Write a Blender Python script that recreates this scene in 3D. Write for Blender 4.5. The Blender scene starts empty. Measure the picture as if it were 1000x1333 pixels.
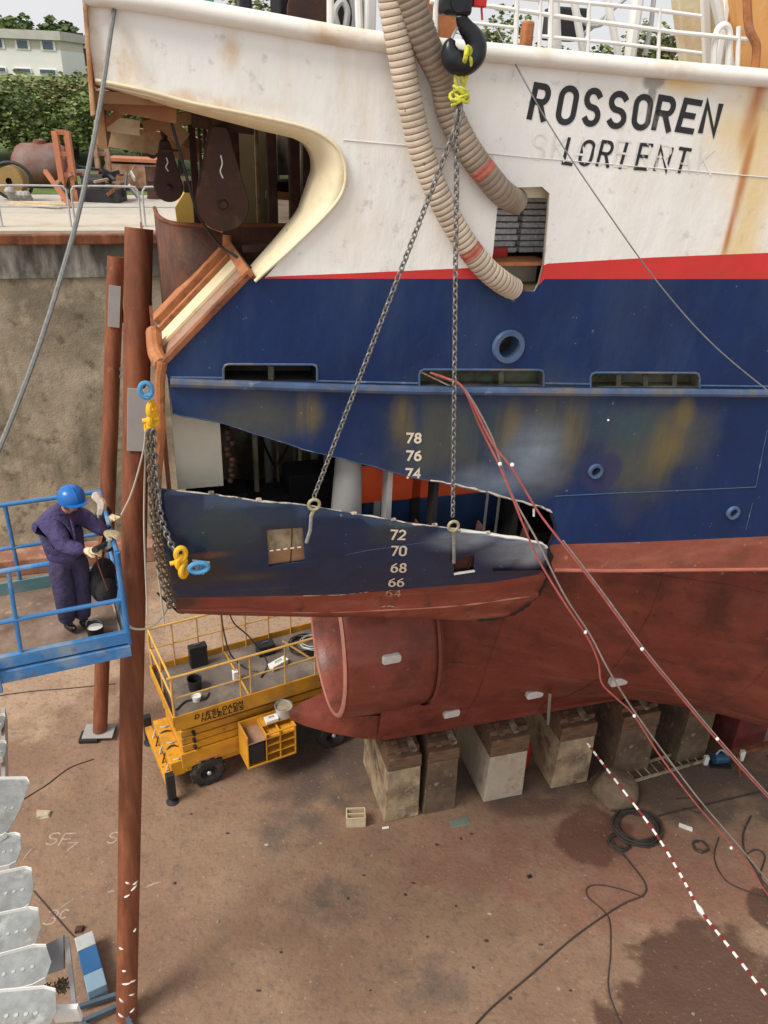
import bpy, bmesh, math, random
from math import sin, cos, tan, pi, radians as R
from mathutils import Vector as V, Matrix, noise as mnoise
from mathutils.geometry import delaunay_2d_cdt
random.seed(7)
S = bpy.context.scene
COL = S.collection
# ---------------------------------------------------------------- camera
F = 1050.0; PITCH = R(27.7); ROLL = R(2.5); H = 12.3
fwd = V((0, cos(PITCH), -sin(PITCH))); up0 = V((0, sin(PITCH), cos(PITCH))); rt0 = V((1, 0, 0))
rt = rt0*cos(ROLL) + up0*sin(ROLL); up = up0*cos(ROLL) - rt0*sin(ROLL)
cd = bpy.data.cameras.new('camera'); cam = bpy.data.objects.new('camera', cd); COL.objects.link(cam)
cam.matrix_world = Matrix(((rt.x, up.x, -fwd.x, 0), (rt.y, up.y, -fwd.y, 0), (rt.z, up.z, -fwd.z, H), (0, 0, 0, 1)))
cd.sensor_fit = 'HORIZONTAL'; cd.sensor_width = 36; cd.lens = 36*F/1000; cd.clip_start = .05; cd.clip_end = 3000
S.camera = cam
# ---------------------------------------------------------------- world, sun, exposure
SUN_EL, SUN_ROT = R(50), R(236)
w = bpy.data.worlds.new('World'); S.world = w; w.use_nodes = True
nt = w.node_tree; nt.nodes.clear()
out = nt.nodes.new('ShaderNodeOutputWorld'); bg = nt.nodes.new('ShaderNodeBackground')
sky = nt.nodes.new('ShaderNodeTexSky'); sky.sky_type = 'NISHITA'; sky.sun_disc = False
sky.sun_elevation = SUN_EL; sky.sun_rotation = SUN_ROT; sky.dust_density = 4; sky.air_density = 1
tc = nt.nodes.new('ShaderNodeTexCoord'); nz = nt.nodes.new('ShaderNodeTexNoise'); nz.inputs['Scale'].default_value = 2.2; nz.inputs['Detail'].default_value = 5
rmp = nt.nodes.new('ShaderNodeMapRange'); rmp.inputs[1].default_value = .3; rmp.inputs[2].default_value = .6; rmp.inputs[3].default_value = .8; rmp.inputs[4].default_value = .97
mx = nt.nodes.new('ShaderNodeMix'); mx.data_type = 'RGBA'; mx.inputs[7].default_value = (10.2, 10.2, 10.4, 1)
nt.links.new(tc.outputs['Generated'], nz.inputs['Vector']); nt.links.new(nz.outputs['Fac'], rmp.inputs[0])
nt.links.new(rmp.outputs[0], mx.inputs[0]); nt.links.new(sky.outputs[0], mx.inputs[6]); nt.links.new(mx.outputs[2], bg.inputs[0])
bg.inputs[1].default_value = .072; nt.links.new(bg.outputs[0], out.inputs[0])
sl_ = bpy.data.lights.new('sun', 'SUN'); sl_.energy = 2.9; sl_.angle = R(24); sl_.color = (1, .95, .87)
sun = bpy.data.objects.new('sun', sl_); COL.objects.link(sun)
sd = V((sin(SUN_ROT)*cos(SUN_EL), cos(SUN_ROT)*cos(SUN_EL), sin(SUN_EL)))
sun.rotation_euler = sd.to_track_quat('Z', 'Y').to_euler()
S.view_settings.view_transform = 'Standard'; S.view_settings.look = 'None'; S.view_settings.gamma = 1; S.view_settings.exposure = 0.26
S.cycles.max_bounces = 6

# ---------------------------------------------------------------- points: a pixel of the photograph met with a plane or the hull
C0 = V((0, 0, H))
def ray(px, py): return fwd + rt*((px-500)/F) - up*((py-666.5)/F)
def atY(px, py, Y): r = ray(px, py); return C0 + r*(Y/r.y)
def atZ(px, py, Z): r = ray(px, py); return C0 + r*((Z-H)/r.z)
def atD(px, py, d): return C0 + ray(px, py)*d
AX = R(17); U = V((cos(AX), sin(AX), 0)); VV = V((sin(AX), -cos(AX), 0)); O = V((0, 11.6, 0))
SHIPM = Matrix.Translation(O) @ Matrix.Rotation(AX, 4, 'Z')          # local x = forward, y = to port, z = up
def B(s, z): return 4.5 + .09*s + .015*(z-10) - max(0, -3.0-s)**2*.12
def sp(px, py, b=B, off=0):
    r = ray(px, py); bb = 4.5; ov = O.dot(VV)
    for _ in range(40):
        t = (bb + off + ov)/r.dot(VV)
        p = C0 + r*t; q = p - O; s = q.dot(U); bb = bb+.6*(b(s, p.z)-bb) if callable(b) else b
    return s, p.z, bb+off
def w2(s, b, z): return O + U*s + VV*b + V((0, 0, z))
def hw(px, py, off=0, b=B): s, z, bb = sp(px, py, b, off); return w2(s, bb, z)

# ---------------------------------------------------------------- materials
def lin(c): return tuple(((x/255)/12.92 if x/255 <= .04045 else ((x/255+.055)/1.055)**2.4) for x in c)+(1,)
MC = {}
def blob(N, L, co, c, r, soft=.5, wob=.35, nscale=2.5):
    mp = N.new('ShaderNodeMapping'); mp.vector_type = 'POINT'
    mp.inputs['Scale'].default_value = tuple(1/x for x in r); mp.inputs['Location'].default_value = tuple(-a/b for a, b in zip(c, r))
    L.new(co, mp.inputs[0])
    n = N.new('ShaderNodeTexNoise'); n.inputs['Scale'].default_value = nscale; n.inputs['Detail'].default_value = 5; L.new(co, n.inputs['Vector'])
    ln = N.new('ShaderNodeVectorMath'); ln.operation = 'LENGTH'; L.new(mp.outputs[0], ln.inputs[0])
    ma = N.new('ShaderNodeMath'); ma.operation = 'MULTIPLY_ADD'; ma.inputs[1].default_value = wob*4; L.new(n.outputs['Fac'], ma.inputs[0]); L.new(ln.outputs['Value'], ma.inputs[2])
    mr = N.new('ShaderNodeMapRange'); mr.interpolation_type = 'SMOOTHSTEP'
    mr.inputs[1].default_value = 1+wob*2; mr.inputs[2].default_value = 1-soft+wob*2; L.new(ma.outputs[0], mr.inputs[0])
    return mr.outputs[0]
def M(name, col, rough=.6, metal=0, var=.18, vs=3, layers=(), bump=None, spec=.4, emit=0, alpha=1, stretch=None):
    """layers: (colour, noise scale or vec3, lo, hi, strength[, blobs]) laid over the base one after another"""
    if name in MC: return MC[name]
    m = bpy.data.materials.new(name); m.use_nodes = True; N, L = m.node_tree.nodes, m.node_tree.links
    bs = N['Principled BSDF']; tc = N.new('ShaderNodeTexCoord'); co = tc.outputs['Object']
    col = tuple(col[:3])+(1,)
    n = N.new('ShaderNodeTexNoise'); n.inputs['Scale'].default_value = vs; n.inputs['Detail'].default_value = 8; n.inputs['Roughness'].default_value = .65; L.new(co, n.inputs['Vector'])
    if stretch:
        mp = N.new('ShaderNodeMapping'); mp.inputs['Scale'].default_value = stretch; L.new(co, mp.inputs[0]); L.new(mp.outputs[0], n.inputs['Vector'])
    mr = N.new('ShaderNodeMapRange'); mr.inputs[1].default_value = .3; mr.inputs[2].default_value = .7; mr.inputs[3].default_value = 1-var; mr.inputs[4].default_value = 1+var; L.new(n.outputs['Fac'], mr.inputs[0])
    mu = N.new('ShaderNodeVectorMath'); mu.operation = 'SCALE'; mu.inputs[0].default_value = col[:3]; L.new(mr.outputs[0], mu.inputs['Scale'])
    cur = mu.outputs[0]
    for ly in layers:
        c2, sc, lo, hi, st = ly[:5]; blobs = ly[5] if len(ly) > 5 else None
        n2 = N.new('ShaderNodeTexNoise'); n2.inputs['Detail'].default_value = 7; n2.inputs['Roughness'].default_value = .6
        if isinstance(sc, tuple):
            mp = N.new('ShaderNodeMapping'); mp.inputs['Scale'].default_value = sc; L.new(co, mp.inputs[0]); L.new(mp.outputs[0], n2.inputs['Vector']); n2.inputs['Scale'].default_value = 1
        else:
            n2.inputs['Scale'].default_value = sc; L.new(co, n2.inputs['Vector'])
        r2 = N.new('ShaderNodeMapRange'); r2.inputs[1].default_value = lo; r2.inputs[2].default_value = hi; r2.inputs[4].default_value = st; L.new(n2.outputs['Fac'], r2.inputs[0])
        f = r2.outputs[0]
        if blobs:
            g = None
            for b_ in blobs:
                k = blob(N, L, co, *b_)
                if g is None: g = k
                else:
                    mm = N.new('ShaderNodeMath'); mm.operation = 'MAXIMUM'; L.new(g, mm.inputs[0]); L.new(k, mm.inputs[1]); g = mm.outputs[0]
            mm = N.new('ShaderNodeMath'); mm.operation = 'MULTIPLY'; L.new(f, mm.inputs[0]); L.new(g, mm.inputs[1]); f = mm.outputs[0]
        mi = N.new('ShaderNodeMix'); mi.data_type = 'RGBA'; L.new(f, mi.inputs[0]); L.new(cur, mi.inputs[6]); mi.inputs[7].default_value = tuple(c2[:3])+(1,); cur = mi.outputs[2]
    L.new(cur, bs.inputs['Base Color'])
    bs.inputs['Roughness'].default_value = rough; bs.inputs['Metallic'].default_value = metal; bs.inputs['Specular IOR Level'].default_value = spec
    if rough < .9:
        rr = N.new('ShaderNodeMapRange'); rr.inputs[1].default_value = .3; rr.inputs[2].default_value = .7; rr.inputs[3].default_value = max(.05, rough-.12); rr.inputs[4].default_value = min(1, rough+.15)
        L.new(n.outputs['Fac'], rr.inputs[0]); L.new(rr.outputs[0], bs.inputs['Roughness'])
    if bump:
        bsx = bump if isinstance(bump[0], (tuple, list)) else [bump]; prev = None
        for sc, dist in bsx:
            nb = N.new('ShaderNodeTexNoise'); nb.inputs['Detail'].default_value = 6
            if isinstance(sc, (tuple, list)):
                mp = N.new('ShaderNodeMapping'); mp.inputs['Scale'].default_value = tuple(sc); L.new(co, mp.inputs[0]); L.new(mp.outputs[0], nb.inputs['Vector']); nb.inputs['Scale'].default_value = 1
            else: nb.inputs['Scale'].default_value = sc; L.new(co, nb.inputs['Vector'])
            bn = N.new('ShaderNodeBump'); bn.inputs['Strength'].default_value = 1; bn.inputs['Distance'].default_value = dist; L.new(nb.outputs['Fac'], bn.inputs['Height'])
            if prev: L.new(prev, bn.inputs['Normal'])
            prev = bn.outputs[0]
        L.new(prev, bs.inputs['Normal'])
    if emit:
        L.new(cur, bs.inputs['Emission Color']); bs.inputs['Emission Strength'].default_value = emit
    if alpha < 1: bs.inputs['Alpha'].default_value = alpha
    MC[name] = m; return m

# ---------------------------------------------------------------- mesh collector
ROOTM = {}
def frame(d, upv=V((0, 0, 1))):
    d = d.normalized(); a = d.cross(upv)
    if a.length < 1e-4: a = d.cross(V((1, 0, 0)))
    a.normalize(); return a, a.cross(d).normalized()
class MB:
    def __init__(s): s.v = []; s.f = []; s.m = []
    def add(s, vs, fs, mi=0):
        k = len(s.v); s.v += [V(p) for p in vs]; s.f += [tuple(i+k for i in f) for f in fs]; s.m += [mi]*len(fs); return s
    def box(s, c, sz, rot=None, mi=0, M4=None):
        x, y, z = (a/2 for a in sz); P = [V((i*x, j*y, k*z)) for i in (-1, 1) for j in (-1, 1) for k in (-1, 1)]
        if rot is not None: P = [rot @ p for p in P]
        P = [p+V(c) for p in P]
        if M4 is not None: P = [M4 @ p for p in P]
        return s.add(P, [(0, 1, 3, 2), (4, 6, 7, 5), (0, 4, 5, 1), (2, 3, 7, 6), (0, 2, 6, 4), (1, 5, 7, 3)], mi)
    def beam(s, a, b, w_, h_, upv=V((0, 0, 1)), mi=0):
        a, b = V(a), V(b); x, y = frame(b-a, upv); x = x*w_/2; y = y*h_/2
        P = [p+x*i+y*j for p in (a, b) for i, j in ((-1, -1), (1, -1), (1, 1), (-1, 1))]
        return s.add(P, [(0, 3, 2, 1), (4, 5, 6, 7), (0, 1, 5, 4), (1, 2, 6, 5), (2, 3, 7, 6), (3, 0, 4, 7)], mi)
    def tube(s, pts, r, n=8, mi=0, caps=True, closed=False, mfun=None):
        pts = [V(p) for p in pts]; N_ = len(pts); k = len(s.v)
        d0 = (pts[1]-pts[0]).normalized(); a, _ = frame(d0); prev = a
        for i, p in enumerate(pts):
            if closed: d = pts[(i+1) % N_]-pts[i-1]
            else: d = pts[min(i+1, N_-1)]-pts[max(i-1, 0)]
            if d.length < 1e-9: d = d0
            d.normalize(); x = prev - d*prev.dot(d)
            if x.length < 1e-5: x, _ = frame(d)
            x.normalize(); y = d.cross(x); prev = x; rr = r[i] if isinstance(r, (list, tuple)) else r
            for j in range(n):
                an = 2*pi*j/n; s.v.append(p + (x*cos(an)+y*sin(an))*rr)
        rng = N_ if closed else N_-1
        for i in range(rng):
            i2 = (i+1) % N_
            for j in range(n):
                j2 = (j+1) % n; s.f.append((k+i*n+j, k+i*n+j2, k+i2*n+j2, k+i2*n+j)); s.m.append(mfun(i) if mfun else mi)
        if caps and not closed:
            s.f.append(tuple(k+j for j in reversed(range(n)))); s.m.append(mi)
            s.f.append(tuple(k+(N_-1)*n+j for j in range(n))); s.m.append(mi)
        return s
    def cyl(s, a, b, r, n=24, mi=0, r2=None): return s.tube([a, b], [r, r if r2 is None else r2], n, mi)
    def lathe(s, prof, org, axis=V((0, 0, 1)), n=24, mi=0, closed=False):
        org = V(org); x, y = frame(V(axis)); ax = V(axis).normalized(); k = len(s.v)
        for r_, h_ in prof:
            for j in range(n):
                an = 2*pi*j/n; s.v.append(org + ax*h_ + (x*cos(an)+y*sin(an))*r_)
        L_ = len(prof)
        for i in range(L_ if closed else L_-1):
            i2 = (i+1) % L_
            for j in range(n):
                j2 = (j+1) % n; s.f.append((k+i*n+j, k+i*n+j2, k+i2*n+j2, k+i2*n+j)); s.m.append(mi)
        return s
    def prism(s, poly, d, mi=0):
        poly = [V(p) for p in poly]; n = len(poly); d = V(d)
        return s.add(poly+[p+d for p in poly], [tuple(reversed(range(n))), tuple(range(n, 2*n))]+[(i, (i+1) % n, n+(i+1) % n, n+i) for i in range(n)], mi)
    def ball(s, c, r, n=12, mi=0):
        r = V(r) if not isinstance(r, (int, float)) else V((r, r, r)); c = V(c); k = len(s.v); m_ = max(4, n//2)
        for i in range(m_+1):
            a = pi*i/m_
            for j in range(n):
                b = 2*pi*j/n; s.v.append(c+V((r.x*sin(a)*cos(b), r.y*sin(a)*sin(b), r.z*cos(a))))
        for i in range(m_):
            for j in range(n):
                j2 = (j+1) % n; s.f.append((k+i*n+j, k+(i+1)*n+j, k+(i+1)*n+j2, k+i*n+j2)); s.m.append(mi)
        return s
    def grid(s, rows, mi=0):
        n = len(rows[0]); vs = [p for r_ in rows for p in r_]
        return s.add(vs, [(i*n+j, i*n+j+1, (i+1)*n+j+1, (i+1)*n+j) for i in range(len(rows)-1) for j in range(n-1)], mi)
    def build(s, name, mats, parent=None, smooth=35, bevel=0, solid=0, **pr):
        me = bpy.data.meshes.new(name); Mi = None
        if parent is not None: Mi = ROOTM[parent.name].inverted()
        vs = [Mi @ p for p in s.v] if Mi is not None else s.v
        me.from_pydata([tuple(p) for p in vs], [], s.f)
        mats = mats if isinstance(mats, (list, tuple)) else [mats]
        for m in mats: me.materials.append(m)
        me.polygons.foreach_set('material_index', s.m)
        me.validate(); me.update()
        bm = bmesh.new(); bm.from_mesh(me); bmesh.ops.remove_doubles(bm, verts=bm.verts, dist=1e-5); bmesh.ops.recalc_face_normals(bm, faces=bm.faces); bm.to_mesh(me); bm.free()
        if smooth:
            me.polygons.foreach_set('use_smooth', [True]*len(me.polygons)); me.set_sharp_from_angle(angle=R(smooth))
        o = bpy.data.objects.new(name, me); COL.objects.link(o)
        if parent is not None: o.parent = parent; ROOTM[o.name] = ROOTM[parent.name]
        else: ROOTM[o.name] = Matrix.Identity(4)
        if solid:
            md = o.modifiers.new('solid', 'SOLIDIFY'); md.thickness = solid; md.offset = 0
        if bevel:
            md = o.modifiers.new('bevel', 'BEVEL'); md.width = bevel; md.segments = 2; md.limit_method = 'ANGLE'; md.angle_limit = R(40)
        for k_, v_ in pr.items(): o[k_] = v_
        return o
def thing(name, label, cat, loc=(0, 0, 0), rz=0, group=None, M4=None):
    o = bpy.data.objects.new(name, None); COL.objects.link(o); o.empty_display_size = .2
    m = M4 if M4 is not None else Matrix.Translation(V(loc)) @ Matrix.Rotation(rz, 4, 'Z')
    o.matrix_world = m; ROOTM[o.name] = m; o['label'] = label; o['category'] = cat
    if group: o['group'] = group
    return o
def tag(o, label, cat, group=None):
    o['label'] = label; o['category'] = cat
    if group: o['group'] = group
    return o
def copy_thing(o, loc, rz, label, group=None):
    r_ = o.copy(); COL.objects.link(r_); m = Matrix.Translation(V(loc)) @ Matrix.Rotation(rz, 4, 'Z'); r_.matrix_world = m; ROOTM[r_.name] = m
    r_['label'] = label
    if group: r_['group'] = group
    for ch in [c for c in bpy.data.objects if c.parent is o]:
        c = ch.copy(); COL.objects.link(c); c.parent = r_
        for g in [q for q in bpy.data.objects if q.parent is ch]:
            d = g.copy(); COL.objects.link(d); d.parent = c
    return r_
def spline(pts, n=8):
    """Catmull-Rom through the points"""
    pts = [V(p) for p in pts]; P = [pts[0]*2-pts[1]]+pts+[pts[-1]*2-pts[-2]]; o = []
    for i in range(1, len(P)-2):
        for k in range(n):
            t = k/n; a, b, c, d = P[i-1:i+3]
            o.append(.5*((2*b)+(c-a)*t+(2*a-5*b+4*c-d)*t*t+(3*b-a-3*c+d)*t**3))
    return o+[pts[-1]]

def cdt_sheet(outer, holes=(), lines=(), cls=None, to3=None, step=None, mb=None):
    """outline and holes as lists of 2D points; lines = open polylines that must be edges; cls(x,y)->material"""
    vs = []; es = []
    def loop(pts, closed=True):
        k = len(vs); vs.extend(V((p[0], p[1])) for p in pts); n = len(pts)
        es.extend((k+i, k+(i+1) % n) for i in range(n if closed else n-1))
    loop(outer)
    for h in holes: loop(h)
    for l in lines: loop(l, False)
    def inside(pt, poly):
        c = False; n = len(poly); j = n-1
        for i in range(n):
            a, b = poly[i], poly[j]
            if (a[1] > pt[1]) != (b[1] > pt[1]) and pt[0] < (b[0]-a[0])*(pt[1]-a[1])/(b[1]-a[1])+a[0]: c = not c
            j = i
        return c
    if step:
        xs = [p[0] for p in outer]; ys = [p[1] for p in outer]; x = min(xs)+step/2
        while x < max(xs):
            y = min(ys)+step/2
            while y < max(ys):
                q = (x+random.uniform(-.1, .1)*step, y+random.uniform(-.1, .1)*step)
                if inside(q, outer) and not any(inside(q, h) for h in holes): vs.append(V(q))
                y += step
            x += step
    rv, re, rf, *_ = delaunay_2d_cdt(vs, es, [], 0, 1e-5)
    mb = mb or MB(); fs = {}
    for f in rf:
        c = sum((rv[i] for i in f), V((0, 0)))/len(f)
        if inside(c, outer) and not any(inside(c, h) for h in holes): fs.setdefault(cls(c.x, c.y) if cls else 0, []).append(tuple(f))
    P = [to3(q.x, q.y) for q in rv]; k = len(mb.v); mb.v += P
    for mi, ff in fs.items():
        mb.f += [tuple(i+k for i in f) for f in ff]; mb.m += [mi]*len(ff)
    return mb

# ---------------------------------------------------------------- stroke lettering
def arc(cx, cy, rx, ry, a0, a1, n=9): return [(cx+rx*cos(R(a0+(a1-a0)*i/n)), cy+ry*sin(R(a0+(a1-a0)*i/n))) for i in range(n+1)]
OO = arc(.5, .74, .5, .26, 0, 180)+arc(.5, .26, .5, .26, 180, 360)
SS = arc(.5, .75, .47, .25, 25, 270, 12)+arc(.5, .25, .47, .25, 90, -155, 12)
G = {'R': [[(0, 0), (0, 1), (.55, 1)]+arc(.6, .76, .36, .24, 90, -90)+[(0, .52)], [(.5, .52), (1, 0)]],
 'O': [OO+[OO[0]]], 'S': [SS], 'E': [[(1, 1), (0, 1), (0, 0), (1, 0)], [(0, .52), (.8, .52)]], 'N': [[(0, 0), (0, 1), (1, 0), (1, 1)]],
 'L': [[(0, 1), (0, 0), (.9, 0)]], 'I': [[(.5, 0), (.5, 1)]], 'T': [[(0, 1), (1, 1)], [(.5, 1), (.5, 0)]], 'K': [[(0, 0), (0, 1)], [(1, 1), (0, .42)], [(.3, .58), (1, 0)]],
 'A': [[(0, 0), (.5, 1), (1, 0)], [(.2, .33), (.8, .33)]], 'G': [arc(.5, .5, .48, .5, 45, 330, 16)+[(.95, .48), (.55, .48)]], 'C': [arc(.5, .5, .48, .5, 45, 315, 16)],
 'D': [[(0, 0), (0, 1), (.4, 1)]+arc(.4, .5, .6, .5, 90, -90)+[(0, 0)]], 'M': [[(0, 0), (0, 1), (.5, .4), (1, 1), (1, 0)]], 'F': [[(1, 1), (0, 1), (0, 0)], [(0, .52), (.8, .52)]],
 '7': [[(0, 1), (1, 1), (.35, 0)]], '4': [[(.75, 0), (.75, 1), (0, .32), (1, .32)]], '2': [arc(.5, .72, .47, .28, 160, -35, 9)+[(0, 0), (1, 0)]],
 '6': [arc(.5, .3, .48, .3, 0, 360, 16), [(.04, .4), (.15, .75), (.75, 1)]], '8': [arc(.5, .76, .4, .24, -90, 270, 14), arc(.5, .26, .48, .26, 90, 450, 14)],
 '0': [OO+[OO[0]]], '3': [arc(.45, .75, .45, .25, 150, -80, 9)+arc(.45, .25, .5, .25, 80, -150, 9)], '5': [[(1, 1), (.1, 1), (.05, .55)]+arc(.48, .32, .48, .32, 100, -150, 10)]}
def ribbon(pts, wd):
    pts = [V(p) for p in pts]; Q = [pts[0]]
    for p in pts[1:]:
        if (p-Q[-1]).length > 1e-4: Q.append(p)
    closed = (Q[0]-Q[-1]).length < 1e-3
    if closed: Q = Q[:-1]
    n = len(Q); L_, R_ = [], []
    for i in range(n):
        if closed: a, b = (Q[i]-Q[i-1]).normalized(), (Q[(i+1) % n]-Q[i]).normalized()
        else:
            a = (Q[i]-Q[i-1]).normalized() if i else (Q[1]-Q[0]).normalized(); b = (Q[i+1]-Q[i]).normalized() if i < n-1 else a
        na, nb = V((-a.y, a.x)), V((-b.y, b.x)); m = na+nb
        if m.length < .3: m = na
        m.normalize(); k = min(wd/2/max(.35, m.dot(na)), wd)
        e = V((0, 0))
        if not closed and i == 0: e = -a*wd*.3
        if not closed and i == n-1: e = b*wd*.3
        L_.append(Q[i]+m*k+e); R_.append(Q[i]-m*k+e)
    fs = [(i, (i+1) % n, n+(i+1) % n, n+i) for i in range(n if closed else n-1)]
    return L_+R_, fs
def letter(mb, ch, org, xv, yv, wd, to3, mi=0):
    """org, xv, yv 2D vectors on the surface; to3(x, y, off)"""
    for k, st in enumerate(G.get(ch, [])):
        pts = [org+xv*x+yv*y for x, y in st]
        vs, fs = ribbon(pts, wd); off = .004+.0007*k
        mb.add([to3(p.x, p.y, off) for p in vs], fs, mi)
# ---------------------------------------------------------------- palette
def fb(px, py, rx, ry, soft=.5, wob=.35, ns=1.3):
    p = atZ(px, py, 0); return ((p.x, p.y, 0), (rx, ry, 50), soft, wob, ns)
M_floor = M('dock_concrete', (.265, .17, .108), .85, var=.16, vs=.7, layers=[
    ((.20, .105, .070), .45, .42, .62, .55),
    ((.24, .105, .072), .5, .2, .6, .75, [fb(830, 1130, 2.6, 1.6), fb(640, 1120, 2.2, 1.0)]),
    ((.36, .24, .16), 1.1, .5, .72, .5),
    ((.46, .32, .22), .4, .2, .5, .75, [fb(60, 860, 2.5, 3.0), fb(300, 800, 3.5, 2.5)]),  # sunlit back-left floor, its brightness put into the colour
    ((.15, .10, .08), 3.2, .56, .74, .7),
    ((.11, .085, .07), 1.6, .35, .6, .75, [fb(430, 1170, .9, .55), fb(390, 1080, .9, .7), fb(560, 1280, .8, .5)]),
    ((.10, .055, .04), 1.2, .1, .4, .9, [fb(930, 1280, 1.5, 1.05, .25, .45, 1.2), fb(860, 1330, 1.1, .6, .25, .5), fb(1010, 1190, .5, .5, .2)]),
    ((.12, .06, .045), 1.2, .1, .45, .8, [fb(770, 1085, .8, .8, .3), fb(700, 1050, 1.4, .35, .5)]),
    ((.085, .062, .05), 1.0, .15, .5, .85, [fb(900, 1020, 3.2, 1.3), fb(640, 1010, 3.0, .8), fb(430, 1000, 1.7, 1.2)]),  # shade under the hull, painted into the floor colour
    ((.12, .085, .065), 9, .52, .66, .45), ((.09, .07, .06), 22, .6, .7, .6), ((.50, .40, .32), 13, .62, .72, .6)],
    bump=[(1.5, .04), (14, .015), (60, .004)])
def wet():
    N, L = M_floor.node_tree.nodes, M_floor.node_tree.links; co = [n for n in N if n.type == 'TEX_COORD'][0].outputs['Object']; g = None
    for b_ in (fb(930, 1280, 1.5, 1.05, .25, .45, 1.2), fb(860, 1330, 1.1, .6, .25, .5), fb(1010, 1190, .5, .5, .2), fb(770, 1085, .8, .8, .3)):
        k = blob(N, L, co, *b_)
        if g is None: g = k
        else:
            m_ = N.new('ShaderNodeMath'); m_.operation = 'MAXIMUM'; L.new(g, m_.inputs[0]); L.new(k, m_.inputs[1]); g = m_.outputs[0]
    r_ = N.new('ShaderNodeMapRange'); r_.inputs[3].default_value = .88; r_.inputs[4].default_value = .32; L.new(g, r_.inputs[0]); L.new(r_.outputs[0], N['Principled BSDF'].inputs['Roughness'])
wet()
M_quay = M('quay_gravel', (.46, .42, .36), .95, var=.15, vs=.6, layers=[((.30, .26, .21), 1.2, .5, .7, .6)], bump=(8, .02))
M_grass = M('grass_green', (.10, .15, .04), .95, var=.4, vs=1.5, layers=[((.26, .23, .11), 1.1, .5, .7, .6)])
M_wall = M('old_concrete', (.43, .365, .26), .9, var=.2, vs=1.2, layers=[
    ((.20, .165, .115), .35, .48, .66, .85), ((.58, .50, .36), 1.6, .52, .7, .75), ((.10, .075, .055), 2.6, .56, .68, .65),
    ((.09, .085, .05), (.9, .9, .22), .52, .68, .7), ((.17, .10, .05), (5, 5, .5), .6, .75, .5)], bump=[(2.5, .03), (22, .012)])
M_wallcap = M('dark_concrete_band', (.13, .125, .105), .9, var=.3, vs=2, layers=[((.5, .48, .42), (1.0, 1.0, .3), .5, .62, .9), ((.05, .05, .04), (4, 4, .5), .5, .7, .6)], bump=(6, .03))
M_rust = M('rusty_steel', (.20, .068, .030), .7, var=.35, vs=2.5, layers=[((.36, .15, .065), (6, 6, .8), .48, .7, .7), ((.075, .03, .018), 3.3, .52, .7, .8)], bump=(25, .004), spec=.3)
M_rust2 = M('rusty_pipe', (.19, .060, .028), .65, var=.3, vs=1.2, layers=[((.33, .12, .05), (9, 9, .35), .45, .7, .65), ((.06, .025, .016), (5, 5, .6), .54, .72, .7), ((.44, .24, .14), 5, .66, .75, .5)], bump=[(30, .003), (3, .004)], spec=.35)
M_rustd = M('dark_rust', (.06, .026, .018), .75, var=.4, vs=4, layers=[((.16, .065, .03), 5, .52, .7, .7)], bump=(20, .005))
M_cream = M('cream_paint', (.78, .68, .46), .5, var=.06, vs=3, layers=[((.50, .22, .06), 2.2, .58, .74, .6), ((.30, .10, .03), 6, .64, .73, .8), ((.25, .2, .12), .8, .55, .75, .4)], bump=(8, .006))
M_creamr = M('stained_cream_paint', (.58, .45, .26), .6, var=.12, vs=3, layers=[((.36, .14, .045), 1.8, .42, .58, .9), ((.12, .05, .02), 4, .56, .7, .8)], bump=(8, .006))
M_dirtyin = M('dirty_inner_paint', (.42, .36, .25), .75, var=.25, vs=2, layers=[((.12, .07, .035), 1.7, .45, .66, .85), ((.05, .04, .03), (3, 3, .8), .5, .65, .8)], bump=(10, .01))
M_black = M('black_steel', (.018, .016, .015), .85, var=.4, vs=3)  # near-black, for inner plates, recesses and burnt edges
M_grey = M('grey_primer', (.34, .33, .315), .55, var=.07, vs=3, layers=[((.2, .12, .08), 4, .64, .76, .5)])
M_galv = M('galvanised_steel', (.50, .51, .50), .42, metal=.35, var=.12, vs=9, layers=[((.30, .27, .22), 2, .56, .74, .45)])
M_wpaint = M('white_paint', (.80, .79, .75), .45, var=.05, vs=2, layers=[((.60, .42, .2), 3, .62, .76, .5)])
M_yel = M('yellow_paint', (.66, .31, .022), .5, var=.14, vs=3, layers=[((.30, .15, .045), 1.6, .45, .68, .7), ((.16, .09, .05), 7, .64, .72, .7)], bump=(12, .003))
M_tyre = M('tyre_rubber', (.03, .028, .025), .85, var=.3, vs=5, layers=[((.13, .10, .07), 3, .45, .65, .6)])
M_blk = M('black_plastic', (.022, .022, .024), .45, var=.2)
M_hookm = M('black_hook_steel', (.02, .022, .026), .3, metal=.3, var=.2)
M_steel = M('chain_steel', (.27, .26, .24), .45, metal=.6, var=.25, vs=20)
M_wire = M('wire_rope', (.10, .10, .10), .5, metal=.5, var=.2, vs=30)
M_glass = M('window_glass', (.05, .09, .14), .12, var=.1, spec=.8)
M_leafs = [M('leaf_green_%s' % n, c, .6, var=.35, vs=.7) for n, c in (('mid', (.165, .215, .065)), ('dark', (.075, .115, .035)), ('pale', (.30, .30, .12)), ('olive', (.20, .20, .085)))]
M_bark = M('bark', (.10, .07, .05), .9)

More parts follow.
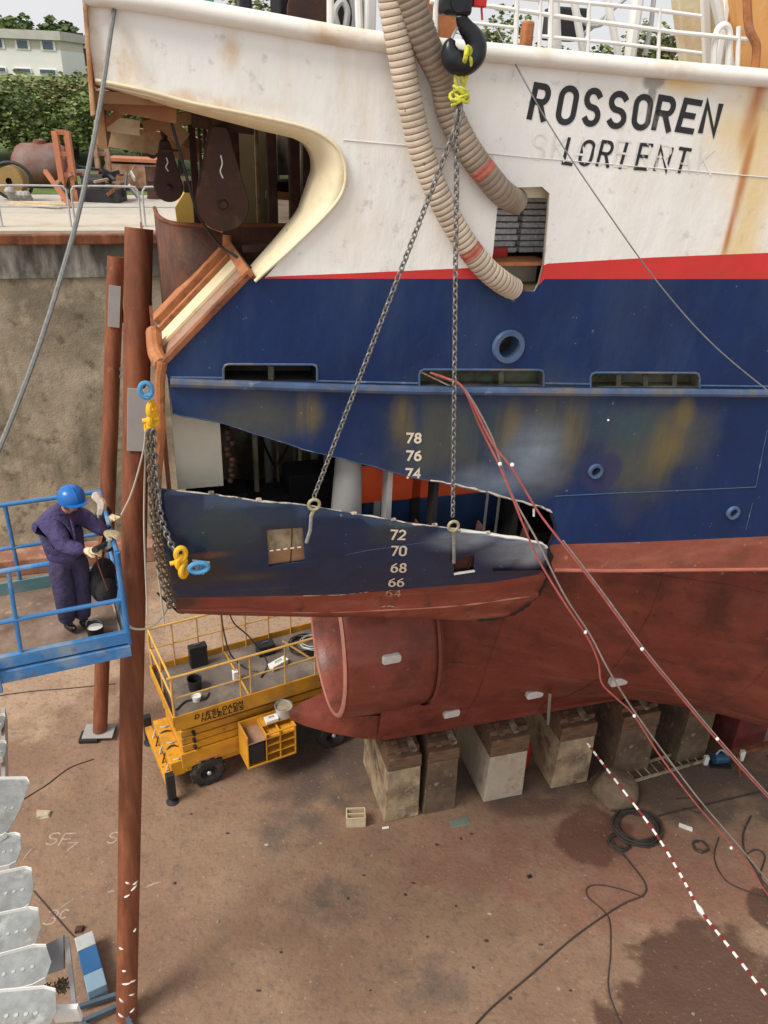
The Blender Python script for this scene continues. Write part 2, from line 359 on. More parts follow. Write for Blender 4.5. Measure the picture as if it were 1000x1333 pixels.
# ---------------------------------------------------------------- setting: dock floor, wall, quay
def shp(s, b, z): return w2(s, b, z)
QZ = 8.92; WB = -10.4
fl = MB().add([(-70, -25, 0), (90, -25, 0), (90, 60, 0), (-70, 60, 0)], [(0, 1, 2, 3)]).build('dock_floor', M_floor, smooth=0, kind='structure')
q = MB()
q.add([shp(-900, WB-1.1, QZ), shp(900, WB-1.1, QZ), shp(900, -1500, QZ), shp(-900, -1500, QZ)], [(0, 1, 2, 3)]).build('quay_ground', M_quay, smooth=0, kind='structure')
gr = MB(); gb = -17.5
gr.add([shp(-60, gb, QZ+.01), shp(60, gb-1, QZ+.01), shp(70, -70, QZ+.01), shp(-70, -70, QZ+.01)], [(0, 1, 2, 3)]).build('grass_ground', M_grass, smooth=0, kind='structure')
dw = thing('dock_wall', 'stained old concrete dock wall with a dark band along its top', 'wall', shp(0, WB, 0))
def sx(mb, s0, s1, b0, b1, z0, z1, mi=0):
    return mb.box(((s0+s1)/2, -(b0+b1)/2, (z0+z1)/2), (abs(s1-s0), abs(b1-b0), z1-z0), M4=SHIPM, mi=mi)
sx(MB(), -60, 60, WB, WB-1.1, 0, 7.9).build('wall_face', M_wall, dw, smooth=0)
sx(MB(), -60, 60, WB+.05, WB-1.1, 7.9, 8.70).build('upper_band', M_wallcap, dw, smooth=0)
sx(MB(), -60, 60, WB+.25, WB-1.1, 8.70, QZ+.02).build('fender_beam', M_rust, dw, smooth=0, bevel=.03)
cp = MB(); sx(cp, -60, 60, WB+.12, WB-2.6, QZ+.02, QZ+.09); cp.build('coping', M('pale_coping', (.52, .46, .37), .9, var=.15, vs=1, layers=[((.35, .25, .18), 1, .5, .7, .6)], bump=(9, .01)), dw, smooth=0)
lg = MB(); sx(lg, -60, 60, WB+.7, WB, 0, .5); lg.build('ledge', M('brick_red_ledge', (.30, .14, .09), .9, var=.25, vs=2, layers=[((.5, .38, .28), 2, .5, .7, .6)]), dw, smooth=0, bevel=.03)
# repaired patch and board marks of the wall
for (s0, s1, z0, z1, mt) in ((-9.2, -8.3, 3.6, 4.9, 0), (-8.2, -7.3, 4.6, 6.1, 0)):
    pb = MB(); sx(pb, s0, s1, WB+.012, WB, z0, z1); pb.build('repair_patch', M('dark_repair', (.13, .105, .07), .95, var=.3, vs=3, layers=[((.28, .22, .14), 2.2, .5, .65, .8)], bump=(12, .02)), dw, smooth=0)

# ---------------------------------------------------------------- the ship
ship = thing('ship', 'white, red and blue trawler in the dry dock with a hole cut in its side', 'ship', M4=SHIPM)
def sb(px, py, rs, rz, soft=.7, wob=.3, ns=1.6):
    s, z, b = sp(px, py); return ((s, -b, z), (rs, 60, rz), soft, wob, ns)
M_hwhite = M('hull_white', (.87, .86, .82), .38, var=.035, vs=1.3, layers=[
    ((.70, .58, .38), .9, .5, .75, .35),
    ((.80, .60, .28), 1.2, .1, .45, .95, [sb(985, 170, .62, 1.1, 1, .3), sb(975, 280, .35, 1.1, 1), sb(880, 108, .5, .16, .9)]),
    ((.50, .18, .035), (4, 1, .7), .28, .5, .9, [sb(985, 130, .13, .6, .9, .2), sb(968, 230, .07, .9, .9, .12), sb(950, 300, .05, .6, .9, .12)]),
    ((.27, .26, .25), 4, .05, .25, .8, [sb(853, 104, .12, .085, .4, .2, 8), sb(849, 122, .05, .16, .5, .2, 6)]),
    ((.62, .36, .12), 3.5, .40, .62, .8, [sb(150, 78, .32, .28, .9), sb(128, 60, .22, .6, .9), sb(300, 70, .14, .2, .9), sb(270, 135, .8, .10, .9)]), ((.66, .52, .30), (5, 1, .6), .54, .7, .25),
    ((.3, .3, .3), 9, .60, .70, .35)], bump=[((1.6, 1.2, .6), .045), (30, .0015)])
M_hred = M('hull_red_stripe', (.62, .035, .03), .4, var=.08, vs=3, layers=[((.35, .05, .04), 2, .55, .7, .5)])
M_hblue = M('hull_blue', (.006, .024, .098), .5, var=.22, vs=1.1, layers=[
    ((.035, .065, .13), (1.5, 1, .35), .5, .72, .6),
    ((.075, .078, .062), (3.0, 1, .5), .22, .48, .92, [sb(345, 545, .80, .45, .9), sb(600, 570, 1.15, .8, .9), sb(715, 570, .9, .8, .9), sb(850, 590, .95, .85, .9)]),
    ((.035, .075, .10), (1.6, 1, .8), .35, .55, .75, [sb(800, 560, .6, .45, .8), sb(640, 560, .55, .4, .8)]),
    ((.15, .115, .05), (7, 1, .7), .32, .55, .85, [sb(400, 535, .2, .38, .9), sb(522, 545, .17, .4, .9), sb(660, 560, .22, .5, .9), sb(745, 575, .2, .6, .9), sb(868, 590, .28, .6, .9), sb(890, 540, .16, .4, .9)]),
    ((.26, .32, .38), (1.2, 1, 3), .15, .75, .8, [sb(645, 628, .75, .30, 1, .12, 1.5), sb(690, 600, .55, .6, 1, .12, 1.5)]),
    ((.03, .035, .10), 3, .1, .3, .7, [sb(782, 615, .24, .24, .15, .12, 5)]),
    ((.30, .33, .36), 14, .68, .73, .5)], bump=[((1.8, 1.2, .7), .045), (30, .0015)], spec=.3)
M_antib = M('antifouling_band', (.27, .072, .045), .55, var=.2, vs=1.6, layers=[((.38, .15, .10), (1.2, 1.2, 5), .5, .7, .6), ((.12, .05, .035), 1.5, .55, .7, .6), ((.5, .28, .2), 8, .64, .72, .6)], bump=[(1.6, .03), (22, .003)])
M_anti = M('antifouling_red', (.215, .052, .034), .40, var=.22, vs=1.4, layers=[
    ((.26, .085, .055), (1.0, 1.0, 5), .48, .68, .6), ((.07, .026, .02), 1.1, .48, .66, .75), ((.055, .03, .025), 5, .6, .72, .6),
    ((.45, .22, .17), 11, .66, .74, .6)], bump=[(1.6, .03), (22, .003)], spec=.3)

def L2(pts): return [sp(x, y)[:2] for x, y in pts]
SE = 9.5   # how far forward the hull is built
def ext(p0, p1, s): a, b = sp(*p0), sp(*p1); k = (s-a[0])/(b[0]-a[0]); return (s, a[1]+(b[1]-a[1])*k)
top = [(107, -14), (180, -3), (334, 24), (494, 52), (668, 68), (1000, 103)]
chl = [(1000, 744), (860, 745), (722, 745)]
left = [(712, 716), (722, 690), (718, 668), (700, 660), (647, 645), (563, 627), (470, 604), (450, 597), (408, 588), (345, 569), (291, 552), (225, 539),
        (221, 500), (214, 478), (325, 362), (345, 362), (385, 316), (430, 272), (446, 246), (449, 222), (443, 200), (425, 182), (395, 168), (330, 155), (250, 140), (190, 124), (124, 109), (116, 60)]
outer = L2(top)+[ext((494, 52), (1000, 103), SE), ext((722, 745), (1000, 744), SE)]+L2(chl)+L2(left)
def rrect(x0, y0, x1, y1, r, tl=True, bl=False):
    p = [(x0, y1-(r if bl else 0)), (x0, y0+r), (x0+r*.3, y0+r*.3), (x0+r, y0), (x1-r, y0+(y1-y0)*.02), (x1-r*.3, y0+r*.3), (x1, y0+r), (x1, y1-(r if bl else 0))]
    if bl: p += [(x1-r*.3, y1-r*.3), (x1-r, y1), (x0+r, y1), (x0+r*.3, y1-r*.3)]
    return p
slots = [rrect(291, 474, 413, 497, 6), rrect(546, 481, 708, 503, 6), rrect(769, 485, 911, 505, 6)]
hatch = [(668, 244), (706, 243), (716, 252), (714, 290), (709, 345), (703, 370), (697, 380), (650, 379), (640, 372), (642, 330), (648, 268), (652, 250)]
def circ2(px, py, rpx, n=20):
    s, z, b = sp(px, py); s2 = sp(px+rpx, py)[0]; r = abs(s2-s); return [(s+r*cos(2*pi*i/n), z+r*sin(2*pi*i/n)) for i in range(n)], s, z, r
pc, ps, pz, pr = circ2(662, 451, 15); d1, d1s, d1z, d1r = circ2(775, 613, 6, 12); d2, d2s, d2z, d2r = circ2(954, 667, 5, 12)
stripe_t = L2([(348, 360), (450, 356), (560, 351), (638, 347.5)]); stripe_t2 = L2([(713, 343), (850, 335), (1000, 329)])+[ext((713, 343), (1000, 329), SE-.01)]
stripe_b = L2([(346, 362.5), (450, 362.6), (560, 362.8), (638, 363)]); stripe_b2 = L2([(709, 363), (850, 363), (1000, 363)])+[ext((709, 363), (1000, 363), SE-.01)]
wl = L2([(718, 709), (850, 705), (1000, 698)])+[ext((850, 705), (1000, 698), SE-.01)]
def interp(pl, s):
    if s <= pl[0][0]: a, b = pl[0], pl[1]
    elif s >= pl[-1][0]: a, b = pl[-2], pl[-1]
    else:
        for a, b in zip(pl, pl[1:]):
            if a[0] <= s <= b[0]: break
    return a[1]+(b[1]-a[1])*(s-a[0])/(b[0]-a[0])
ST, SB = stripe_t+stripe_t2, stripe_b+stripe_b2
def cls(s, z):
    if z > interp(ST, s): return 0
    if z > interp(SB, s): return 1
    return 2 if z > interp(wl, s) else 3
def to3(s, z, off=0): return w2(s, B(s, z)+off, z)
def to3p(s, z): return w2(s, B(s, z)-.0125, z)
holes = [L2(h) for h in slots]+[L2(hatch), pc, d1, d2]
cdt_sheet(outer, holes, [stripe_t, stripe_t2, stripe_b, stripe_b2, wl], cls, to3p).build('shell_plating', [M_hwhite, M_hred, M_hblue, M_antib], ship, smooth=0, solid=.025)
M_weld = M('weld_bead_white', (.66, .65, .62), .5); M_weldb = M('weld_bead_blue', (.05, .085, .16), .45, var=.3, vs=8, layers=[((.3, .33, .36), 6, .6, .7, .8)])
# seams
def seam(pts, mt, r=.005): MB().tube([hw(x, y, .002) for x, y in pts], r, 5).build('weld_seam', mt, ship)
seam([(447, 182), (560, 192), (668, 203), (800, 214), (1000, 231)], M_weld)
seam([(722, 646), (800, 642), (900, 638), (984, 634)], M_weldb, .006); seam([(984, 634), (999, 560)], M_weldb, .005)
seam([(971, 690), (980, 655)], M_weldb, .005)
# rubbing strake and rail caps
def hull_tube(name, pts, r, mt, off=0, n=10, extend=None):
    P = spline([hw(x, y, off) for x, y in pts], 6)
    if extend: d = (P[-1]-P[-2]).normalized(); P.append(P[-1]+d*extend)
    return MB().tube(P, r, n).build(name, mt, ship)
M_strake = M('strake_blue', (.06, .10, .19), .4, var=.3, vs=3, layers=[((.20, .15, .08), 2.2, .52, .66, .7), ((.35, .38, .42), 5, .62, .72, .6)], bump=(14, .004))
hull_tube('rubbing_strake', [(222, 498), (400, 504), (550, 508), (720, 510), (860, 511), (1000, 512)], .042, M_strake, .02, extend=6)
seam([(222, 491), (291, 492)], M_weldb, .012); seam([(414, 496), (545, 499)], M_weldb, .012); seam([(709, 499), (768, 500)], M_weldb, .012); seam([(912, 502), (1000, 503)], M_weldb, .012)
M_cap = M('rail_cap_white', (.80, .775, .70), .4, var=.06, vs=2, layers=[((.52, .30, .1), 1.4, .55, .72, .6)], bump=(9, .004))
hull_tube('gunwale_rail', [(110, -8), (200, 4), (334, 27), (494, 54), (668, 71), (830, 87), (1000, 102)], .068, M_cap, .03, 12, 6)
hull_tube('chine_bar', [(722, 742), (800, 743), (900, 742), (1000, 741)], .022, M('chine_red', (.40, .13, .09), .5, var=.2, vs=4), .0, 8, 5)
# slot rims
for h, nm in zip(slots, 'abc'):
    MB().tube([hw(x, y, .006) for x, y in h], .011, 6).build('slot_rim', M_strake, ship)
# slot recess boxes
M_slotin = M('slot_inner_paint', (.15, .15, .10), .8, var=.35, vs=4, layers=[((.045, .035, .02), 3, .4, .6, .9), ((.10, .17, .09), 7, .55, .65, .6)])
def recess(name, pts, depth, mt, backmt=None, off=-.016):
    """a box behind a hole: side walls along the outline and a back"""
    mb = MB(); P = [sp(x, y)[:2] for x, y in pts]; n = len(P)
    a = [to3(s, z, off) for s, z in P]; b = [to3(s, z, off-depth) for s, z in P]
    mb.add(a+b, [(i, (i+1) % n, n+(i+1) % n, n+i) for i in range(n)], 0); mb.add(b, [tuple(range(n))], 1 if backmt else 0)
    return mb.build(name, [mt, backmt or mt], ship, smooth=0)
recess('scupper_recess', slots[0], .30, M_black, M('slot_black', (.05, .042, .03), .9, var=.4)); recess('scupper_recess', slots[1], .14, M_slotin); recess('scupper_recess', slots[2], .16, M_slotin)
for (x, y0, y1) in ((353, 476, 497), (652, 483, 503), (840, 487, 505), (805, 487, 505), (878, 487, 505)):
    MB().beam(hw(x, y0, -.07), hw(x, y1, -.07), .02, .05).build('slot_divider', M_slotin, ship)
MB().beam(hw(548, 484, -.03), hw(585, 502, -.03), .012, .012).build('slot_bracket', M_creamr, ship)
# porthole and discharge rings
Nrm = VV
def ring(name, s, z, r0, r1, dp, mt, back=None, offb=-.2):
    c = to3(s, z); mb = MB().lathe([(r0, -.02), (r1, -.02), (r1, dp*.6), (r1*.85+r0*.15, dp), (r0*1.02, dp*.9), (r0, offb)], c, Nrm, 28)
    o = mb.build(name, mt, ship, smooth=50)
    if back: MB().lathe([(0, offb+.03), (r0, offb+.03)], c, Nrm, 20).build(name+'_inside', back, o, smooth=0)
M_ringb = M('ring_blue', (.075, .12, .22), .35, var=.15, vs=6)
ring('porthole', ps, pz, pr*.92, pr*1.42, .03, M_ringb, M('porthole_dark', (.03, .022, .018), .3, var=.5, vs=9, layers=[((.35, .3, .24), 8, .55, .65, .7)]))
ring('discharge_pipe', d1s, d1z, d1r*.95, d1r*1.6, .03, M_ringb, M_black); ring('discharge_pipe', d2s, d2z, d2r*.95, d2r*1.7, .03, M_ringb, M_black)
MB().ball(hw(792, 547, .005), .012).build('bolt_head', M_wpaint, ship)
# lettering
M_letter = M('letter_black', (.022, .022, .024), .5, var=.3, vs=4, layers=[((.42, .41, .38), 2.5, .5, .62, .45, [sb(848, 150, .18, .2, .5)])])
def tx(text, boxes, wd, mt, name, b=B, pts3=None):
    mb = MB(); f3 = pts3 or (lambda x, y, off: w2(x, b(x, y)+off+(0 if b is B else .013), y))
    for ch, (bl, br, tl) in zip(text, boxes):
        A_, Bq, C_ = (V(sp(*p, b)[:2]) for p in (bl, br, tl)); letter(mb, ch, A_, Bq-A_, C_-A_, wd, f3)
    return mb.build(name, mt, ship, smooth=0)
def row(x0, y0, x1, y1, n, wf, ht, sl):
    """n letter boxes along a baseline; wf letter width share, ht height px, sl slant px"""
    o = []
    for i in range(n):
        ax = x0+(x1-x0)*i/n; ay = y0+(y1-y0)*i/n; k = wf/n
        o.append(((ax, ay), (ax+(x1-x0)*k, ay+(y1-y0)*k), (ax+sl, ay-ht)))
    return o
nm = [((689, 153), (707, 156), (698, 111)), ((725, 158), (744, 160), (733, 114)), ((759, 160), (777, 162), (765, 117)), ((791, 163), (811, 165), (797, 121)),
      ((824, 165), (842, 167), (830, 125)), ((851, 167), (870, 170), (860, 127)), ((882, 168), (901, 171), (893, 131)), ((912, 171), (929, 174), (921, 134))]
tx('ROSSOREN', nm, .046, M_letter, 'name_lettering')
pt = [((733, 212), (745, 214), (741, 180)), ((753, 213), (767, 215), (761, 183)), ((777, 215), (791, 217), (785, 184)), ((803, 218), (811, 219), (812, 186)),
      ((827, 219), (841, 220), (835, 188)), ((852, 221), (867, 223), (860, 191)), ((877, 223), (891, 225), (885, 193))]
tx('LORIENT', pt, .027, M_letter, 'port_lettering')
tx('SKAGERRAK', row(690, 206, 935, 228, 9, .62, 33, 5), .016, M('weld_letter_white', (.80, .785, .745), .38), 'old_welded_lettering')
def dm(text, x, y, h, wd, mt, name, b=B, w_=7.5, g=3.5):
    tx(text, [((x-w_-g/2, y+h/2), (x-g/2, y+h/2+.3), (x-w_-g/2+1, y-h/2)), ((x+g/2, y+h/2), (x+w_+g/2, y+h/2+.3), (x+g/2+1, y-h/2))], wd, mt, name, b)
M_mark = M('draught_mark_paint', (.78, .68, .52), .5, var=.12, vs=12, layers=[((.4, .28, .15), 9, .6, .7, .5)])
for t_, x, y in (('78', 538, 570), ('76', 538, 593), ('74', 537, 616)): dm(t_, x, y, 11.5, .022, M_mark, 'draught_mark')
# cream collar round the opening under the bulwark
cout = [(325, 362), (345, 362), (385, 316), (430, 272), (446, 246), (449, 222), (443, 200), (425, 182), (395, 168), (330, 155), (250, 140), (190, 124), (124, 109)]
oc = [hw(x, y, .03) for x, y in [(332, 366), (385, 318), (430, 273), (447, 247), (450, 222), (444, 199), (426, 180), (395, 165), (330, 150), (250, 134), (190, 118), (124, 104)]]
ocp = spline(oc, 5)
def inset(pts3, du, dz, db): return [p+U*a+V((0, 0, c))+VV*d_ for p, a, c, d_ in zip(pts3, du, dz, db)]
inner_px = [(326, 360), (360, 322), (391, 284), (400, 264), (408, 240), (413, 222), (409, 200), (390, 182), (336, 168), (252, 146), (190, 129), (124, 112)]
ic = spline([w2(*(lambda q: (q[0], q[2], q[1]))(sp(x, y, B, -.16))) for x, y in inner_px], 5)
MB().grid([ocp, [a.lerp(b, .35)+VV*.035 for a, b in zip(ocp, ic)], ic, [p-VV*.25 for p in ic]]).build('opening_collar', M_cream, ship, smooth=60, solid=.012)
MB().tube(ocp, .014, 8).build('collar_bead', M_cream, ship)
# aft end post of the bulwark
MB().prism([hw(106, -16, .06), hw(112, -16, .06), hw(124, 150, .06), hw(118, 152, .06)], -VV*.32).build('bulwark_end_post', M_creamr, ship, smooth=0, bevel=.01)
MB().prism([hw(112, 60, .02), hw(117, 58, .02), hw(124, 110, .02), hw(121, 118, .02)], -VV*.06).build('rust_scar', M_rust, ship, smooth=0)
# ---------------------------------------------------------------- lower hull, skeg, nozzle
def P3(s, b, z): return w2(s, b, z)
zc = lambda s: interp(CH, s)
CH = L2([(722, 744), (1000, 743)])
def section(s):
    """control points (b, z) from the chine down to the keel"""
    bc = B(s, 7.7)-.02; z0 = zc(s)-.01
    K = {-.2: [(bc, z0), (bc-1.2, 7.2), (1.5, 6.3), (.95, 5.4), (.8, 4.2), (.72, 2.9), (.62, 2.3), (.52, 1.80)],
         1.0: [(bc, z0), (bc-1.3, 7.5), (2.2, 6.6), (1.35, 5.5), (1.0, 4.3), (.85, 2.9), (.66, 2.3), (.52, 1.80)],
         2.5: [(bc, z0), (bc-1.0, 7.55), (bc-1.75, 6.9), (2.7, 5.8), (2.15, 4.4), (1.3, 3.0), (.72, 2.3), (.52, 1.80)],
         4.0: [(bc, z0), (bc-.75, 7.55), (bc-1.15, 6.9), (3.55, 5.8), (3.0, 4.4), (1.75, 3.05), (.9, 2.3), (.52, 1.80)],
         5.5: [(bc, z0), (bc-.35, 7.5), (bc-.55, 6.7), (4.35, 5.4), (3.75, 4.0), (2.4, 2.9), (1.25, 2.3), (.52, 1.80)],
         7.5: [(bc, z0), (bc-.02, 7.0), (5.0, 5.8), (4.7, 4.5), (4.0, 3.2), (3.0, 2.3), (1.7, 2.1), (.52, 1.80)],
         9.5: [(bc, z0), (bc, 7.0), (5.2, 5.6), (5.0, 4.1), (4.5, 2.9), (3.5, 2.4), (2.0, 2.05), (.52, 1.80)]}
    ks = sorted(K)
    for a, b in zip(ks, ks[1:]):
        if s <= b: break
    t = max(0, min(1, (s-a)/(b-a))); t = t*t*(3-2*t) if False else t
    pts = [((1-t)*p[0]+t*q_[0], (1-t)*p[1]+t*q_[1]) for p, q_ in zip(K[a], K[b])]
    sp_ = spline([(x, 0, z) for x, z in pts], 5)
    return [(p.x, p.z) for p in sp_]
for sd_ in (1, -1):
    rows = []
    s = -.1
    while s <= SE+.01:
        rows.append([P3(s, b*sd_, z) for b, z in section(s)]); s += .3
    MB().grid(rows).build('lower_shell', M_anti, ship, smooth=60)
# port side shell so that the hull is closed
po = [(-2.0, 9.6), (-2.2, 9.4), (-2.2, 7.9), (-1.6, 7.75), (SE, 7.65), (SE, 12.4), (1.2, 12.4), (1.2, 9.8)]
MB().add([P3(s, -B(s, z), z) for s, z in po], [tuple(range(len(po)))]).build('port_shell', M_hblue, ship, smooth=0)
# keel shoe running aft under the nozzle
ks = [(-1.6, .0), (-1.35, .16), (-.9, .34), (-.35, .47), (.05, .53), (1.2, .55), (SE, .55)]
kb = lambda s: 1.77+(max(0, -.1-s)*.24)
rows = [[P3(s, b, 2.36) for s, b in ks], [P3(s, b+.02, 2.26) for s, b in ks], [P3(s, b, kb(s)) for s, b in ks], [P3(s, 0, kb(s)-.02) for s, b in ks], [P3(s, -b, kb(s)) for s, b in ks], [P3(s, -b-.02, 2.26) for s, b in ks], [P3(s, -b, 2.36) for s, b in ks]]
MB().grid(rows+[rows[0]]).build('keel_shoe', M_anti, ship, smooth=30)
# propeller nozzle
NZ = 3.97; ncen = P3(-.92, 0, NZ); NK = .925
prof = [(1.47, 0), (1.50, -.035), (1.56, -.01), (1.59, .1), (1.61, .5), (1.60, 1.0), (1.55, 1.5), (1.50, 1.62), (1.42, 1.55), (1.33, 1.1), (1.32, .6), (1.40, .15)]
MB().lathe([(r_*NK, h_) for r_, h_ in prof], ncen, U, 64, closed=True).build('propeller_nozzle', M_anti, ship, smooth=60)
nb = MB().lathe([(r_*NK, h_) for r_, h_ in [(1.49, -.05), (1.55, -.045), (1.575, -.01), (1.53, .0), (1.49, -.01)]], ncen, U, 64, closed=True).build('nozzle_lip', M('nozzle_lip_pink', (.50, .22, .17), .5, var=.15, vs=5), ship, smooth=60)
MB().lathe([(1.60*NK, 1.50), (1.615*NK, 1.55), (1.55*NK, 1.58)], ncen, U, 64).build('nozzle_weld', M_anti, ship)
hb = MB().lathe([(0, -.1), (.16, -.05), (.22, .3), (.26, 1.0), (.34, 1.9)], P3(.1, 0, NZ), U, 24); hb.build('stern_tube', M_anti, ship)
MB().lathe([(1.36*NK, 1.28), (.0, 1.30)], ncen, U, 40).build('tunnel_end', M('antifouling_dark_flecked', (.14, .045, .035), .8, var=.3, vs=3, layers=[((.5, .3, .27), 4, .62, .72, .6)]), ship)  # darker, rougher red with pale pink flecks
MB().prism([P3(-.45, .02, 5.0), P3(-.12, .02, 5.0), P3(-.12, .02, 4.55), P3(-.35, .02, 4.72)], VV*.05).build('nozzle_bracket', M('olive_patch', (.30, .25, .12), .8), ship, smooth=0)
def lseam(s_, nm_='weld_seam'):
    P = [P3(s_, b+.003, z) for b, z in section(s_)][2:]; MB().tube(P, .007, 5).build(nm_, M_anti, ship)
for s_ in (1.55, 3.1, 4.7, 6.2): lseam(s_)
for k_ in (12, 22): MB().tube([P3(s_, section(s_)[k_][0]+.003, section(s_)[k_][1]) for s_ in [.9+.3*i for i in range(26)]], .006, 5).build('weld_seam', M_anti, ship)
# zinc anodes
M_zn = M('zinc_anode', (.62, .60, .57), .5, var=.1, vs=9)
def hit(px, py, f, n=60, t0=8, t1=20):
    r = ray(px, py); prev = None
    for i in range(400):
        t = t0+(t1-t0)*i/400; p = C0+r*t
        if f(p): return p
    return C0+r*t1
def bsec(s, z):
    pr = section(max(-.1, s))
    for (b0, z0), (b1, z1) in zip(pr, pr[1:]):
        if z1 <= z <= z0: return b0+(b1-b0)*(z0-z)/max(1e-6, z0-z1)
    return .55
def loc(p): q_ = p-O; return q_.dot(U), q_.dot(VV), p.z
def solidhull(p):
    s, b, z = loc(p)
    if -.92 < s < .65 and (b*b+(z-NZ)**2) < (1.61*NK)**2: return True
    return (s > -.1 and b < bsec(s, z)) or (b < .56 and z < 2.36 and s > -.3)
for (x, y) in ((509, 856), (587, 927), (695, 902), (804, 885)):
    p = hit(x, y, solidhull)
    a = MB(); d = (U+V((0, 0, .05))).normalized()
    a.prism([p+VV*(-.03)+d*(sx_*.155)+V((0, 0, sz*.075)) for sx_, sz in ((-1, -.6), (-.8, -1), (.8, -1), (1, -.6), (1, .6), (.8, 1), (-.8, 1), (-1, .6))], VV*.10)
    a.build('zinc_anode', M_zn, ship, smooth=0, bevel=.012)
MB().beam(hit(712, 898, solidhull)+VV*.12, hit(711, 936, solidhull)+VV*.1-V((0, 0, .05)), .05, .02).build('keel_bracket', M_grey, ship, smooth=0)

# ---------------------------------------------------------------- inside the ship
def bx(name, s0, s1, b0, b1, z0, z1, mt, par=None, bevel=0, smooth=0):
    return sx(MB(), s0, s1, b0, b1, z0, z1).build(name, mt, par or ship, smooth=smooth, bevel=bevel)
M_deck = M('worn_deck', (.20, .15, .10), .85, var=.3, vs=2, layers=[((.09, .05, .03), 2, .45, .65, .8)])
def deck(nm_, s0, z, mt, th=.1):
    ss = [s0, s0+1, s0+2, 2, SE]; P = [P3(s, B(s, z)-.04, z) for s in ss]+[P3(s, -B(s, z)+.04, z) for s in reversed(ss)]
    MB().prism(P, V((0, 0, -th))).build(nm_, mt, ship, smooth=0)
deck('working_deck', -2.5, 10.78, M_deck)
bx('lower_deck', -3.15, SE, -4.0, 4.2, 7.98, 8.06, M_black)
deck('upper_deck', -2.0, 12.32, M_deck)
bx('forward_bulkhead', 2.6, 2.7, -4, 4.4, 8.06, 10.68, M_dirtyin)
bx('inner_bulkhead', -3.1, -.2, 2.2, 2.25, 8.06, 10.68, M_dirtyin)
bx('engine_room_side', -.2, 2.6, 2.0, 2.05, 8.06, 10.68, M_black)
bx('transom_plating', -3.37, -3.33, -4.1, 4.1, 8.0, 10.1, M_rust)
bx('white_panel', -3.27, -2.84, 3.85, 3.95, 8.84, 9.9, M('pale_panel', (.62, .58, .46), .6, var=.08, vs=3, layers=[((.42, .37, .25), 2, .5, .7, .7)]))
# pipes, frames and machinery seen through the cut
for (x, r_, b_) in ((333, .03, 3.2), (350, .05, 2.6), (362, .02, 2.7), (384, .03, 2.5), (391, .025, 3.0), (410, .05, 2.8), (425, .035, 3.0)):
    s_, z_, _ = sp(x, 600, lambda s, z, b_=b_: b_)
    MB().cyl(P3(s_, b_, 8.06), P3(s_, b_, 10.6), r_, 10).build('riser_pipe', M_dirtyin if r_ < .04 else M_grey, ship)
MB().tube(spline([P3(*(lambda q: (q[0], q[2], q[1]))(sp(x, y, lambda s, z: 2.8))) for x, y in ((336, 560), (350, 592), (358, 605), (370, 590), (378, 570))], 6), .015, 6).build('hanging_hose', M_blk, ship)
for (x, y, w_, h_) in ((300, 640, .35, .25), (345, 645, .5, .2), (395, 640, .4, .35), (430, 632, .3, .3)):
    s_, z_, _ = sp(x, y, lambda s, z: 3.2); bx('machinery_block', s_-w_/2, s_+w_/2, 3.0, 3.4, 8.06, 8.06+h_*1.6, M_black, bevel=.03)
rg = random.Random(3); mb = MB()
for k in range(16): mb.ball(P3(-2.76+rg.uniform(-.03, .03), 3.98, 8.9+k*.056), (.03, .03, .03), 6)
mb.build('edge_clamp_row', M_rustd, ship)
def col_(name, px0, px1, pyt, pyb, b_, mt, dp=.12):
    s0, z1, _ = sp(px0, pyt, lambda s, z: b_); s1, _, _ = sp(px1, pyt, lambda s, z: b_); _, z0, _ = sp(px0, pyb, lambda s, z: b_)
    return bx(name, s0, s1, b_-dp, b_, z0, z1, mt)
bx('frame_rib', -1.29, -1.24, 4.12, 4.3, 8.06, 9.3, M_grey); bx('frame_rib', -.81, -.76, 4.15, 4.32, 8.06, 9.2, M_black); bx('frame_rib', .1, .16, 3.9, 4.32, 8.06, 9.2, M_black)
for s_ in (.02, .2, -.12): MB().cyl(P3(s_, 4.1, 8.06), P3(s_, 4.1, 9.1), .016, 6).build('thin_pipe', M_grey, ship)
a0, a1 = sp(438, 672, lambda s, z: 4.15), sp(455, 605, lambda s, z: 4.15)
MB().cyl(P3(a0[0]+.1, 4.12, 8.2), P3(a1[0]+.02, 4.05, 9.3), .17, 20, r2=.12).build('grey_funnel_pipe', M_grey, ship)
M_or = M('orange_tank_paint', (.80, .095, .02), .5, var=.1, vs=3, layers=[((.3, .05, .02), 3, .58, .7, .6)]); M_tb = M('tank_blue', (.012, .04, .11), .5, var=.3, vs=3)
bx('orange_beam', -1.50, .35, 3.45, 4.0, 8.52, 8.95, M_or, bevel=.02); bx('blue_tank', -1.45, .35, 3.4, 3.96, 8.06, 8.52, M_tb, bevel=.02)
for x0, x1 in ((489, 498), (539, 550)): col_('tank_strap', x0, x1, 600, 700, 4.0, M_grey if x0 < 500 else M_black, .1)
